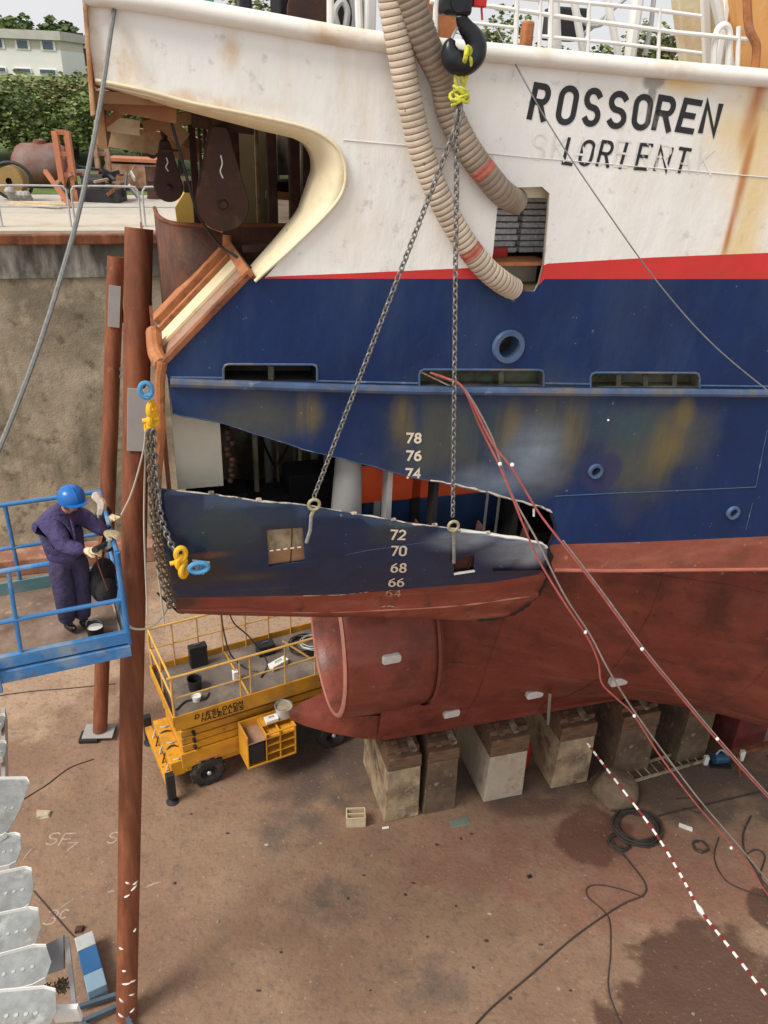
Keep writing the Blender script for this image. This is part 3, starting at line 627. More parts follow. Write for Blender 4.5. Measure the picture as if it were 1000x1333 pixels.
# cut edges: burnt bright lips
M_lip = M('burnt_cut_edge', (.55, .48, .40), .6, var=.3, vs=14, layers=[((.1, .08, .07), 9, .5, .6, .9)])
def lip(pts, r, mt, b=B, off=.0, par=None, jit=.009, name='cut_edge', nn=5):
    rg = random.Random(len(pts)); P = spline([hw(x, y, off, b) for x, y in pts], nn)
    P = [p+V((rg.uniform(-jit, jit), 0, rg.uniform(-jit, jit))) for p in P]
    return MB().tube(P, [r*rg.uniform(.5, 1.3) for _ in P], 6).build(name, mt, par or ship)
lip([(560, 626), (600, 632), (647, 644), (700, 659), (718, 667)], .013, M_lip); lip([(225, 539), (291, 552), (345, 569), (408, 588), (470, 604), (560, 626)], .006, M_weldb)
lip([(718, 668), (722, 690), (712, 716), (710, 742)], .012, M_black)
MB().cyl(hw(695, 662, -.02), hw(695, 672, -.02), .012, 8).build('cut_stud', M_wpaint, ship)

# ---------------------------------------------------------------- stern: ramp side, rusty posts, gallows
def pl(px, py, b_): return (lambda q_: w2(q_[0], b_, q_[1]))(sp(px, py, lambda s, z: b_))
A3, B3 = hw(327, 360, .0), hw(212, 479, .0); W_ = -VV*1.4
fr = (B3-A3); nn_ = fr.cross(VV).normalized()
if nn_.z < 0: nn_ = -nn_
def slab(t0, t1, u0, u1, h0, h1, mt, name, mi=0):
    """box on the sloping ramp side: t along the slope, u inboard, h off it"""
    P = [A3+fr*t+W_*u_+nn_*h for h in (h0, h1) for t, u_ in ((t0, u0), (t1, u0), (t1, u1), (t0, u1))]
    return MB().add(P, [(0, 1, 2, 3), (4, 7, 6, 5), (0, 4, 5, 1), (1, 5, 6, 2), (2, 6, 7, 3), (3, 7, 4, 0)]).build(name, mt, ship, smooth=0, bevel=.006)
M_tan = M('worn_ramp_steel', (.40, .26, .18), .7, var=.25, vs=3, layers=[((.25, .09, .04), 3, .45, .6, .8), ((.1, .05, .03), 9, .6, .7, .6)])
M_orr = M('orange_rust', (.42, .16, .06), .7, var=.3, vs=4, layers=[((.55, .35, .2), 6, .55, .7, .6), ((.12, .04, .02), 5, .55, .68, .7)], bump=(25, .004))
slab(0, 1, .0, 1, -.03, 0, M_tan, 'ramp_plate')
slab(.05, 1, .38, .62, .0, .035, M('ramp_cream_strip', (.78, .66, .42), .6, var=.1, vs=5, layers=[((.4, .2, .08), 4, .6, .7, .6)]), 'ramp_strip')
slab(.06, .96, .88, 1.06, .0, .09, M_orr, 'ramp_beam'); slab(.06, .96, .70, .745, .0, .06, M_orr, 'ramp_rib'); slab(-.03, .05, -.02, 1.05, .0, .07, M_orr, 'ramp_head')
slab(0, 1.0, -.02, .05, .0, .05, M_rust, 'ramp_edge')
MB().tube(spline([B3+VV*.0+V((0, 0, .06)), hw(208, 500, -.02), hw(209, 560, -.02), hw(206, 600, -.02), hw(203, 640, -.02)], 5), .046, 10).build('stern_edge_bar', M_orr, ship)
MB().tube(spline([pl(200, 432, 3.6), pl(203, 460, 3.9), B3+V((0, 0, .02))], 5), .07, 10).build('stern_corner_bar', M_orr, ship)
# rounded rusty side wall of the stern ramp
rw = MB(); cx0 = sp(258, 300, lambda s, z: 2.9)[0]
path = [(cx0-.36, 1.7), (cx0-.34, 2.3), (cx0-.24, 2.72), (cx0-.02, 2.88), (cx0+.4, 2.9), (-1.2, 2.9)]
pth = spline([(a, b, 0) for a, b in path], 6)
rw.grid([[P3(p.x, p.y, z) for p in pth] for z in (9.75, 10.5, 11.07)]).build('ramp_side_wall', M('brown_rust_plate', (.115, .05, .03), .75, var=.35, vs=2.2, layers=[((.26, .10, .045), (5, 5, .6), .5, .68, .75), ((.05, .025, .018), 2.5, .5, .66, .8)], bump=[(3, .03), (25, .004)]), ship, smooth=60, solid=.02)
MB().tube([P3(p.x, p.y, 11.08) for p in pth], .022, 8).build('ramp_wall_coaming', M_rust, ship)
# horizontal rusty beams and things at the back of the opening
MB().beam(pl(316, 324, 3.6), pl(372, 320, 3.6), .08, .05).build('deck_stringer', M_rustd, ship)
gb_ = MB(); gb_.beam(P3(-2.9, 1.6, 11.30), P3(-1.2, 1.6, 11.30), .3, .12); gb_.build('deck_edge_beam', M_rustd, ship, smooth=0, bevel=.01)
yb = MB().prism([pl(232, 300, 1.4), pl(228, 270, 1.4), pl(245, 243, 1.4), pl(262, 236, 1.4), pl(262, 300, 1.4)], -VV*.1).build('yellow_bracket', M('yellow_ochre', (.60, .38, .08), .6, var=.1), ship, smooth=0)
# columns
def column(x0, x1, y0, y1, b_, mt, nm_='gallows_column'):
    s0 = sp(x0, (y0+y1)/2, lambda s, z: b_)[0]; s1 = sp(x1, (y0+y1)/2, lambda s, z: b_)[0]; z1 = sp(x0, y0, lambda s, z: b_)[1]; z0 = sp(x0, y1, lambda s, z: b_)[1]
    return bx(nm_, s0, s1, b_-(s1-s0)*1.2, b_, z0, z1, mt, bevel=.008)
column(249, 258, 160, 292, 2.7, M_rustd); column(261, 265, 165, 300, 2.9, M_rustd); column(268, 273, 165, 300, 3.0, M_rustd, 'guide_rail')
column(296, 313, 148, 300, 2.6, M_rustd); column(349, 361, 165, 300, 2.9, M_rustd); column(378, 391, 165, 300, 2.9, M_rustd); column(397, 410, 170, 290, 2.9, M_rustd, 'guide_rail')
column(310, 351, 158, 298, 1.9, M('ochre_bulkhead', (.36, .29, .15), .7, var=.15, vs=2, layers=[((.2, .12, .05), (5, 5, .8), .5, .7, .6)]), 'cream_locker')
column(333, 338, 160, 298, 1.98, M_creamr, 'locker_edge'); column(352, 362, 225, 300, 2.2, M_rustd, 'gallows_post')
column(361, 398, 150, 228, 1.7, M_dirtyin, 'deckhouse_panel'); column(391, 440, 150, 300, 1.8, M_dirtyin, 'deckhouse_panel')
MB().beam(pl(346, 253, 2.6), pl(382, 256, 2.6), .05, .07).build('cross_bar', M_orr, ship)
MB().cyl(pl(296, 305, 2.9), pl(296, 320, 2.9), .05, 12).build('bollard', M_orr, ship)
# overhanging gallows platform under the bulwark
M_und = M('gallows_underside', (.30, .17, .075), .7, var=.2, vs=3, layers=[((.30, .10, .03), 1.6, .42, .6, .9), ((.06, .03, .02), 3, .52, .68, .8)])
z1_ = sp(130, 112)[1]
gp = MB(); sx(gp, -3.62, -.9, 2.0, 4.1, 12.12, 12.2); gp.build('gallows_plate', M_und, ship, smooth=0)
def beamb(x0, y0, x1, y1, b_, w_, h_, mt, nm_): return MB().beam(pl(x0, y0, b_), pl(x1, y1, b_), w_, h_).build(nm_, mt, ship, smooth=0, bevel=.006)
beamb(122, 172, 262, 196, 1.9, .1, .22, M_creamr, 'far_bulwark'); beamb(128, 158, 182, 166, 3.3, .12, .12, M_cream, 'gallows_beam'); beamb(120, 128, 230, 150, 3.9, .05, .12, M_und, 'gallows_beam')
beamb(186, 165, 250, 152, 3.3, .10, .1, M_und, 'gallows_brace'); beamb(131, 165, 165, 140, 3.5, .05, .06, M_creamr, 'gallows_brace'); beamb(205, 150, 240, 182, 3.2, .25, .14, M_und, 'gallows_brace')
beamb(230, 176, 262, 192, 2.4, .2, .12, M_und, 'gallows_beam'); beamb(250, 150, 330, 160, 3.4, .16, .18, M_rustd, 'gallows_beam')
MB().beam(P3(-3.6, 3.9, 11.95), P3(-3.6, 2.0, 11.95), .06, .3).build('end_plate', M_und, ship, smooth=0)
# hatch in the white side
hb_ = [( .0, 0)]
hs0, hz1, _ = sp(652, 244); hs1, hz0, _ = sp(716, 378)
M_in = M('hatch_inner_paint', (.42, .38, .29), .7, var=.15, vs=3, layers=[((.2, .14, .08), 2.5, .5, .7, .7)])
hr = MB(); P = [sp(x, y)[:2] for x, y in hatch]; n = len(P); a = [to3(s, z, -.02) for s, z in P]; b_ = [to3(s, z, -.05) for s, z in P]
hr.add(a+b_, [(i, (i+1) % n, n+(i+1) % n, n+i) for i in range(n)]); hr.build('hatch_coaming', M_in, ship, smooth=0)
zs = sp(650, 346)[1]
bx('hatch_lower_panel', hs0-.02, hs1, B(hs0, 11)-.30, B(hs0, 11)-.26, hz0-.02, zs, M_in); bx('hatch_sill', hs0-.03, hs1, B(hs0, 11)-.34, B(hs0, 11)-.06, zs-.015, zs+.015, M_orr)
bx('locker_back', hs0-.5, hs1+.3, 3.0, 3.05, zs, hz1+.2, M('locker_grey', (.10, .09, .085), .8)); bx('locker_side', hs0-.02, hs0+.0, 3.3, 4.2, zs, hz1, M_in); bx('locker_post', hs0+.0, hs0+.05, 4.1, 4.18, zs, hz1, M_grey)
bx('locker_floor', hs0-.4, hs1+.3, 3.0, 4.2, zs-.05, zs-.02, M_rustd); bx('rust_stripe', hs0+.12, hs0+.17, B(hs0, 11)-.26, B(hs0, 11)-.25, hz0, zs-.02, M_orr)
bx('hatch_head', hs0+.14, hs1-.01, 4.25, 4.38, hz1-.09, hz1+.0, M_cream)
# ---------------------------------------------------------------- the cut shell section hanging on two chains
ZR = 7.64
def BP(s, z):
    t = min(1.4, max(0, 8.75-z)); b = 4.5+.09*s+.18-.30*t**1.7
    if z < RDG(s): b -= (RDG(s)-z)*.5
    return b
RDG = lambda s: -99
def pp(x, y): return sp(x, y, BP)
_r = [pp(x, y)[:2] for x, y in [(228, 792), (400, 797), (500, 794), (600, 788), (700, 775)]]
RDG = lambda s: interp(_r, s)
pout = [(210, 636), (240, 640), (270, 643), (330, 651), (408, 659), (470, 670), (530, 681), (590, 688), (650, 697), (700, 706), (713, 713), (717, 730), (712, 752), (703, 770), (690, 785), (672, 797), (650, 804), (620, 807),
        (560, 805), (500, 803), (400, 802), (300, 800), (232, 797), (222, 770), (214, 720), (208, 670)]
pO = [pp(x, y)[:2] for x, y in pout]
pw = [pp(x, y)[:2] for x, y in [(213, 778), (240, 777), (340, 775), (440, 773), (480, 770), (560, 763), (640, 757), (700, 747), (725, 741)]]
h1 = [pp(x, y)[:2] for x, y in [(347, 689), (394, 686), (397, 730), (350, 737)]]; h2 = [pp(x, y)[:2] for x, y in [(590, 729), (617, 721), (617, 742), (591, 746)]]
PC = pp(460, 720); sec_c = w2(PC[0], PC[2], PC[1])
sec = thing('cut_shell_section', 'dented blue and red hull plate cut from the ship, hanging level on two chains', 'hull plate', M4=SHIPM)
def pb_(px, py, rs, rz, soft=.7, wob=.3, ns=1.8):
    s, z, b = pp(px, py); return ((s, -b, z), (rs, 60, rz), soft, wob, ns)
M_pblue = M('section_blue', (.007, .020, .065), .34, var=.3, vs=1.3, layers=[
    ((.030, .046, .052), (1.5, 1, .6), .2, .5, .9, [pb_(290, 690, 1.3, .7, 1), pb_(510, 690, .5, .35, .9)]), ((.012, .03, .075), 1.5, .45, .6, .8),
    ((.035, .028, .022), 1.8, .2, .5, .9, [pb_(255, 745, .55, .28, .7), pb_(330, 750, .6, .15, .8)]),
    ((.12, .13, .14), 2.5, .4, .7, .6, [pb_(330, 750, .5, .1, .9), pb_(350, 765, .5, .05, .9)]),
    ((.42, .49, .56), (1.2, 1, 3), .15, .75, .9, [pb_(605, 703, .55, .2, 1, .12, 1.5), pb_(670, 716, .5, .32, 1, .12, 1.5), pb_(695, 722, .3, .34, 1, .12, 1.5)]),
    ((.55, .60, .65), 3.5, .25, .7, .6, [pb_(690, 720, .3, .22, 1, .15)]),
    ((.20, .08, .04), 3, .3, .6, .8, [pb_(275, 722, .28, .06, .8)]), ((.3, .33, .36), 13, .68, .73, .6)], bump=[((1.0, 1, .8), .05), (30, .002)], spec=.5)
M_pred = M('section_red', (.25, .055, .034), .55, var=.22, vs=1.8, layers=[((.37, .15, .10), (1.2, 1.2, 5), .5, .7, .6), ((.05, .03, .025), 2.5, .3, .6, .9, [pb_(235, 785, .35, .2, .8), pb_(690, 795, .2, .3, .5)]), ((.08, .035, .03), 4, .58, .7, .8)], bump=[(1.4, .03), (25, .003)])
cdt_sheet(pO, [h1, h2], [pw[1:-1], [r_ for r_ in _r[0:]]][:2], lambda s, z: 0 if z > interp(pw, s) else 1, lambda s, z: w2(s, BP(s, z), z), step=.16).build('plate', [M_pblue, M_pred], sec, smooth=40, solid=.022)
lip([(600, 690), (650, 697), (700, 706), (713, 713)], .016, M_wpaint, BP, .0, sec, .006, 'ground_edge'); lip([(212, 637), (270, 643), (330, 651), (408, 659), (470, 670), (540, 682), (600, 690)], .010, M_lip, BP, 0, sec)
lip([(714, 713), (717, 732), (712, 752), (703, 770), (690, 785), (672, 797), (650, 804), (620, 807)], .025, M_black, BP, .004, sec, .006, 'burnt_edge')
lip([(395, 775), (440, 774), (462, 772), (480, 770)], .006, M('chipped_edge_tan', (.55, .45, .33), .6), BP, .008, sec, .004, 'chipped_paint'); lip([(230, 793), (400, 797), (500, 794), (600, 788), (690, 776)], .013, M('ridge_red', (.42, .16, .11), .5, var=.2, vs=5), BP, .004, sec, .001, 'knuckle_bar')
def qh(pts, off, b=BP): return [w2(*(lambda q_: (q_[0], q_[2], q_[1]))(sp(x, y, b, off))) for x, y in pts]
w1 = thing  # (kept short)
q1 = MB().prism(qh([(347, 689), (395, 686), (396, 712), (349, 716)], -.03), -VV*.02); q1.build('patch_board', M('mottled_board', (.34, .27, .17), .8, var=.3, vs=8, layers=[((.13, .11, .07), (7, 7, 2), .45, .6, .8)]), sec, smooth=0)
q1 = MB().prism(qh([(349, 716), (396, 711), (397, 731), (350, 738)], -.03), -VV*.02); q1.build('patch_board', M('tan_board', (.34, .19, .10), .8, var=.2, vs=5), sec, smooth=0)
q1 = MB()
for k in range(5):
    x = 351+k*9; q1.beam(hw(x, 717-k*1.1, -.012, BP), hw(x+5, 716.4-k*1.1, -.012, BP), .008, .012)
q1.build('dashed_tape', M_wpaint, sec, smooth=0)
MB().prism(qh([(590, 729), (617, 721), (617, 742), (591, 746)], -.05), -VV*.02).build('small_hole_back', M('dark_red_brown', (.07, .022, .016), .8), sec, smooth=0)
MB().beam(hw(591, 747, .012, BP), hw(618, 743, .012, BP), .02, .02).build('hole_sill', M_wpaint, sec, smooth=0)
MB().tube([hw(451, 722, .008, BP), hw(480, 716, .008, BP), hw(512, 712, .008, BP), hw(590, 700, .008, BP)], .005, 5).build('weld_seam', M_weldb, sec)
MB().tube([hw(205, 772, .0, BP)]+[hw(x, y, .004, BP) for x, y in [(232, 797), (240, 798)]], .012, 5).build('burnt_corner', M_black, sec)
for t_, x, y, h in (('72', 517, 695, 11.5), ('70', 518, 716, 11.5), ('68', 518, 738, 11), ('66', 515, 757, 10)): dm(t_, x, y, h, .022, M_mark, 'draught_mark', BP)
M_markf = M('worn_mark_paint', (.55, .38, .30), .6, var=.3, vs=12, layers=[((.25, .08, .05), 12, .5, .6, .8)])
dm('64', 511, 771, 8, .020, M_markf, 'draught_mark', BP); dm('62', 503, 785, 6.5, .016, M_markf, 'draught_mark', BP)
# frames on the back of the plate, stubs on the top edge, lifting lugs
for x in (300, 380, 460, 540, 620, 680):
    s_, z_, b__ = pp(x, 720); bm_ = MB()
    bm_.grid([[w2(s_+d, BP(s_, z)-.03-e, z) for z in [8.62-.1*s_-.2+(-.1)*k for k in range(9)]] for d, e in ((0, 0), (0, .12))]); bm_.build('stiffener', M_rustd, sec, smooth=0, solid=.012)
for x, y in ((275, 641), (337, 650), (461, 668), (512, 676), (566, 683), (635, 693)):
    MB().box(hw(x, y, 0, BP), (.05, .03, .022), Matrix.Rotation(AX, 3, 'Z')).build('cut_lug', M_lip, sec, smooth=0, bevel=.004)
# ---------------------------------------------------------------- lifting gear
def link(c, d, side, L_=.062, Wd=.042, r=.0075):
    """one oval chain link: list of ring centre points"""
    d = d.normalized(); o = []
    for k in range(10):
        a = 2*pi*k/10; o.append(c+d*(L_/2*cos(a)*(1.0))+side*(Wd/2*(sin(a) if abs(sin(a)) > .2 else sin(a))))
    return o
def chain(name, label, pts, mt, L_=.062, r=.0075, cat='chain', group=None, parent=None, nseg=6):
    P = [V(p) for p in pts]; mb = MB(); tot = [0]
    for a, b in zip(P, P[1:]): tot.append(tot[-1]+(b-a).length)
    pitch = L_*.74; n = int(tot[-1]/pitch); k = 0
    for i in range(n):
        d_ = (i+.5)*pitch
        while k < len(tot)-2 and tot[k+1] < d_: k += 1
        t = (d_-tot[k])/(tot[k+1]-tot[k]); c = P[k].lerp(P[k+1], t); dr = (P[k+1]-P[k]).normalized()
        x, y = frame(dr, VV); ph = (i % 2)*pi/2+.5; sd = x*cos(ph)+y*sin(ph)
        mb.tube(link(c, dr, sd, L_, L_*.68, r), r, nseg, closed=True)
    o = mb.build(name, mt, parent, smooth=60)
    if parent is None: tag(o, label, cat, group)
    return o
OFFH = .42
hookp = hw(600, 78, OFFH)
knot = hw(598, 122, OFFH); jn = hw(597, 152, OFFH)
la, lb = hw(408, 655, .03, BP), hw(589, 683, .03, BP)
M_sling = M_steel
chain('lifting_chain', 'steel lifting chain slanting from the hook down to the left lug of the hanging plate', [jn+U*.01, la+V((0, 0, .05))], M_steel, group='chains holding the cut hull plate')
chain('lifting_chain', 'steel lifting chain dropping straight from the hook to the small square hole in the plate', [jn-U*.01, lb+V((0, 0, .05))], M_steel, group='chains holding the cut hull plate')
M_eye = M('brass_yellow_eye', (.42, .38, .22), .5, metal=.4, var=.2, vs=9)
def eye(name, label, c, tail, r=.052):
    t = thing(name, label, 'shackle', c, group='shackles on the cut hull plate')
    MB().tube([c+U*(r*cos(a))+V((0, 0, r*sin(a))) for a in [2*pi*k/20 for k in range(20)]], .016, 8, closed=True).build('ring', M_eye, t)
    MB().tube([c-V((0, 0, r)), tail[0]], .018, 8).build('stem', M_eye, t)
    MB().tube(tail, .017, 8).build('strap', M('worn_strap_grey', (.30, .30, .30), .6, var=.3, vs=20), t)
eye('lifting_shackle', 'pale ring shackle at the top edge of the plate beside the tan patch', la+VV*.03, [hw(405, 672, .05, BP), hw(404, 690, .05, BP), hw(399, 706, .03, BP)])
eye('lifting_shackle', 'pale ring shackle at the top edge of the plate above the small dark hole', lb+VV*.03, [hw(591, 697, .05, BP), hw(591, 715, .04, BP), hw(591, 732, .03, BP)])
# crane hook
hk = thing('crane_hook', 'large black crane hook hanging in front of the gunwale', 'hook', hookp, group=None)
def hp_(x, y): return hw(x, y, OFFH)
hb_pts = spline([hp_(x, y) for x, y in [(600, 12), (602, 26), (607, 36), (615, 46), (620, 58), (617, 73), (606, 82), (594, 80), (587, 70), (586, 59), (589, 51)]], 5)
n_ = len(hb_pts); rr_ = [(.035+.05*sin(min(1, i/n_*1.25)*pi*.62)) * (1 if i < n_*.75 else max(.25, 1-(i/n_-.75)*3.0)) for i in range(n_)]
MB().tube(hb_pts, rr_, 12).build('hook_body', M_hookm, hk)
MB().box(hp_(593, 2), (.22, .14, .17), Matrix.Rotation(AX, 3, 'Z')).build('hook_block', M_hookm, hk, bevel=.03, smooth=0)
MB().cyl(hp_(593, 4)-U*.0+VV*.08, hp_(593, 4)-VV*.08, .06, 20).build('swivel', M_hookm, hk)
MB().cyl(hp_(600, 8), hp_(600, 22), .04, 14).build('hook_shank', M_galv, hk)
MB().tube(spline([hp_(x, y) for x, y in [(604, 30), (596, 36), (590, 46), (588, 53)]], 4), .010, 8).build('safety_latch', M_galv, hk)
MB().box(hp_(624, 3), (.10, .05, .06), Matrix.Rotation(AX, 3, 'Z')).build('red_tag', M('red_plastic', (.55, .02, .02), .4), hk, bevel=.01, smooth=0)
MB().tube([hp_(628, -6), hp_(627, 12), hp_(628, 26)], .008, 6).build('latch_cord', M('red_cord', (.6, .05, .04), .5), hk)
MB().tube([hp_(595, -30)+VV*.0, hp_(595, -4)], .03, 8).build('hoist_rope', M_wire, hk)
# yellow sling knot
M_sy = M('yellow_green_sling', (.62, .62, .06), .6, var=.25, vs=25, layers=[((.35, .33, .05), 30, .5, .6, .6)])
ys = MB(); rg = random.Random(5)
ys.tube(spline([hp_(606, 76)+VV*.05, hp_(608, 66)+VV*.07, hp_(603, 62)+VV*.08, hp_(600, 74)+VV*.1, hp_(601, 95), hp_(603, 112), hp_(600, 128)], 5), .017, 8)
ys.tube(spline([hp_(606, 64), hp_(608, 80)+VV*.08, hp_(607, 100), hp_(601, 120)], 5), .014, 8); ys.tube(spline([hp_(594, 92), hp_(593, 105), hp_(597, 120), hp_(592, 132)], 5), .013, 8)
for k in range(7):
    c = hp_(598+rg.uniform(-4, 4), 122+k*2.2-4); a0 = rg.uniform(0, 6)
    ys.tube([c+U*(.05*cos(a))+V((0, 0, .03*sin(a+a0)))+VV*(.03*sin(a)) for a in [2*pi*j/10 for j in range(10)]], .013, 7, closed=True)
tag(ys.build('sling_rope', M_sy), 'knotted bright yellow rope sling in the mouth of the crane hook', 'rope')
cl = MB()
for k in range(6): cl.tube(link(hp_(597+rg.uniform(-2, 2), 140+k*3.5), V((0, 0, 1)), (U*cos(k)+VV*sin(k)), .075, .05), .010, 6, closed=True)
tag(cl.build('master_link', M_steel), 'short cluster of dark chain links under the yellow rope', 'chain')
# ---------------------------------------------------------------- ribbed hoses
def hose(name, label, ctrl, rad, mats, marks=()):
    P = spline(ctrl, 40); out = []; acc = 0; pitch = .046; Q = [P[0]]
    # resample evenly
    step = pitch/6; i = 0; cur = P[0]; rem = step
    for a, b in zip(P, P[1:]):
        L_ = (b-a).length; d = (b-a).normalized(); x = 0
        while L_-x >= rem: x += rem; Q.append(a+d*x); rem = step
        rem -= (L_-x)
    n = len(Q); tot = n*step; ph = lambda i: (i % 6)
    rr = [rad*(1+.032*(1 if ph(i) in (1, 2, 3, 4) else -.6)) for i in range(n)]
    def mf(i):
        t = i/n
        for a, b in marks:
            if a < t < b: return 2
        return 1 if ph(i) == 5 else 0
    o = MB().tube(Q, rr, 20, mfun=mf).build(name, mats, smooth=80); return tag(o, label, 'hose', 'ribbed hoses hanging over the rail')
M_hA = M('hose_cream', (.62, .52, .40), .75, var=.15, vs=5, layers=[((.30, .24, .17), 2.4, .5, .68, .6), ((.12, .05, .03), 11, .64, .69, .8)])
M_hB = M('hose_grey', (.36, .29, .22), .75, var=.2, vs=4, layers=[((.16, .13, .10), 2.2, .45, .66, .7)])
M_hr = M('hose_coil_brown', (.27, .17, .11), .7, var=.2, vs=6); M_hm = M('hose_faded_red', (.50, .15, .10), .7, var=.25, vs=14)
hose('ribbed_hose', 'pale cream ribbed hose, the longer one, reaching the bottom corner of the side hatch', [hw(506, -40, .25), hw(511, 10, .22), hw(522, 70, .2), hw(533, 130, .18), hw(550, 200, .16), hw(575, 262, .15), hw(603, 312, .14), hw(630, 347, .13), hw(652, 366, .08), hw(668, 376, -.05)], .096, [M_hA, M_hr, M_hm], [(.745, .775)])
hose('ribbed_hose', 'darker grey-brown ribbed hose, the shorter one, ending at the top of the side hatch', [hw(520, -40, .30), hw(538, 10, .27), hw(556, 60, .24), hw(577, 105, .16), hw(585, 145, .12), hw(607, 190, .13), hw(634, 228, .13), hw(655, 252, .08), hw(672, 262, -.12)], .102, [M_hB, M_hr, M_hm], [(.70, .74)])
# ---------------------------------------------------------------- keel blocks
M_bk = [M('block_concrete', (.44, .335, .21), .9, var=.25, vs=3, layers=[((.13, .08, .05), 2.2, .42, .62, .85), ((.55, .48, .36), 4, .58, .7, .6), ((.09, .14, .11), 1.6, .58, .72, .6)], bump=(14, .012)),
        M('block_pale', (.48, .42, .32), .9, var=.12, vs=3, layers=[((.45, .18, .10), 1.8, .55, .68, .55), ((.2, .14, .09), 3, .55, .7, .6)], bump=(14, .01)),
        M('block_dark', (.17, .12, .075), .9, var=.3, vs=3, layers=[((.09, .06, .045), 2, .42, .62, .8), ((.38, .33, .22), 5, .6, .7, .7)], bump=(14, .012)),  # darkened to stand in for the hull's shade on these blocks
        M('block_red', (.18, .035, .03), .8, var=.3, vs=3, layers=[((.07, .03, .025), 2.5, .45, .65, .7)], bump=(14, .01))]
M_tim = M('old_timber', (.17, .10, .06), .9, var=.3, vs=2, stretch=(2, 14, 14), layers=[((.07, .04, .03), (2, 9, 9), .5, .65, .8), ((.45, .33, .2), 4, .6, .72, .6)], bump=[((3, 30, 30), .01)])
def bs_(px, py): return sp(px, py, lambda s, z: .85)[0]
KB = [((500, 1070), (545, 1062), 0, 'tall keel block under the aft end of the keel with a pale left face'), ((548, 1060), (592, 1055), 2, 'narrow brown keel block standing close beside the aftmost one'),
      ((630, 1040), (680, 1035), 1, 'keel block with a pale grey lower front and brown timber top'), ((718, 1023), (765, 1016), 0, 'mottled brown keel block beside the grey bracket on the keel'),
      ((797, 1003), (845, 996), 2, 'dim keel block behind the round stone and the coil'), ((880, 992), (918, 984), 2, 'dim keel block with a black smear, at the right end of the ladder'), ((953, 972), (995, 965), 3, 'keel block with a dark red painted front under the bulging hull')]
for i, (p0, p1, mk, lab) in enumerate(KB):
    s0, s1 = bs_(*p0), bs_(*p1)
    if i == 1: s0 += .04
    c = P3((s0+s1)/2, .05, 0); t = thing('keel_block', lab, 'keel block', M4=Matrix.Translation(c) @ Matrix.Rotation(AX, 4, 'Z'), group='keel blocks under the ship')
    def tb(name, f0, f1, z0, z1, mt, bb=.85, ba=-.75, bev=.02):
        P = []
        for z, f in ((z0, f0), (z1, f1)):
            P += [P3(s0+f, bb-f*.3, z), P3(s1-f, bb-f*.3, z), P3(s1-f, ba+f*.3, z), P3(s0+f, ba+f*.3, z)]
        return MB().add(P, [(0, 3, 2, 1), (4, 5, 6, 7), (0, 1, 5, 4), (1, 2, 6, 5), (2, 3, 7, 6), (3, 0, 4, 7)]).build(name, mt, t, smooth=0, bevel=bev)
    hc = [1.28, 1.30, 1.16, 1.22, 1.2, 1.25, 1.2][i]
    tb('concrete_base', -.0, .03, 0, hc, M_bk[mk]); tb('timber_cap', .012, .025, hc+.004, 1.56, M_tim); tb('top_board', .03, .04, 1.564, 1.68, M_tim, .72, -.7, .01)
    rg = random.Random(i)
    for k in range(2):
        x = s0+.15+k*.3; MB().prism([P3(x, .55, 1.684), P3(x+.1, .55, 1.684), P3(x+.1, .85, 1.684), P3(x, .85, 1.684)], V((0, 0, .05+.02*k))).build('wedge', M_dirtyin if k else M_tim, t, smooth=0)
# red thing between two blocks
MB_ = MB().lathe([(.0, .02), (.17, .02), (.18, .05), (.18, .5), (.15, .62), (.0, .66)], P3(3.15, .1, 0), n=20)
tag(MB_.build('red_drum', M('red_drum_paint', (.45, .02, .015), .5, var=.2), bevel=.0), 'dark red drum tucked between two keel blocks', 'drum')

# ---------------------------------------------------------------- scissor lift
LA = R(29.5); LO = V((-3.18, 11.50, 0)); LM = Matrix.Translation(LO) @ Matrix.Rotation(LA, 4, 'Z')
lift = thing('scissor_lift', 'yellow scissor lift with a railed deck parked beside the ship', 'lift', M4=LM)
def lp(x, y, z): return LM @ V((x, y, z))
def lbx(name, x0, x1, y0, y1, z0, z1, mt, par=None, bevel=.01, mb=None):
    m_ = (mb or MB()).box(((x0+x1)/2, (y0+y1)/2, (z0+z1)/2), (x1-x0, y1-y0, z1-z0), M4=LM)
    return m_ if mb is not None else m_.build(name, mt, par or lift, smooth=0, bevel=bevel)
LX0, LX1, LW, DZ = -.57, 4.1, 1.62, 1.86
lbx('chassis', LX0+.15, 3.3, .12, LW-.12, .45, .92, M_yel); lbx('chassis_side_plate', LX0+.08, 3.3, .05, .11, .62, .98, M_yel)
for k, (z0, x1) in enumerate(((1.0, 3.1), (1.17, 3.1), (1.34, 3.15), (1.51, 3.2))):
    lbx('scissor_arm', LX0+.12, x1, .08+.012*k, .20, z0, z0+.15, M_yel); lbx('scissor_arm', LX0+.12, x1, LW-.2, LW-.08, z0, z0+.15, M_yel)
for z in (1.08, 1.25, 1.42): MB().cyl(lp(LX0+.35, .0, z), lp(LX0+.35, .1, z), .035, 12).build('pivot_pin', M_blk, lift)
lbx('deck_plate', LX0, LX1, 0, LW, DZ-.06, DZ, M('deck_grime', (.15, .12, .10), .8, var=.3, vs=2.5, layers=[((.33, .26, .20), 1.5, .5, .66, .7), ((.06, .05, .045), 3, .55, .7, .8)], bump=(9, .01)))
lbx('side_board', LX0, LX1, -.03, .0, DZ-.2, DZ+.14, M_yel); lbx('side_board', LX0, LX1, LW, LW+.03, DZ-.1, DZ+.14, M_yel); lbx('end_board', LX0-.03, LX0, -.03, LW+.03, DZ-.1, DZ+.14, M_yel)
lbx('deck_seam', .9, .94, .02, LW, DZ+.002, DZ+.02, M_yel)
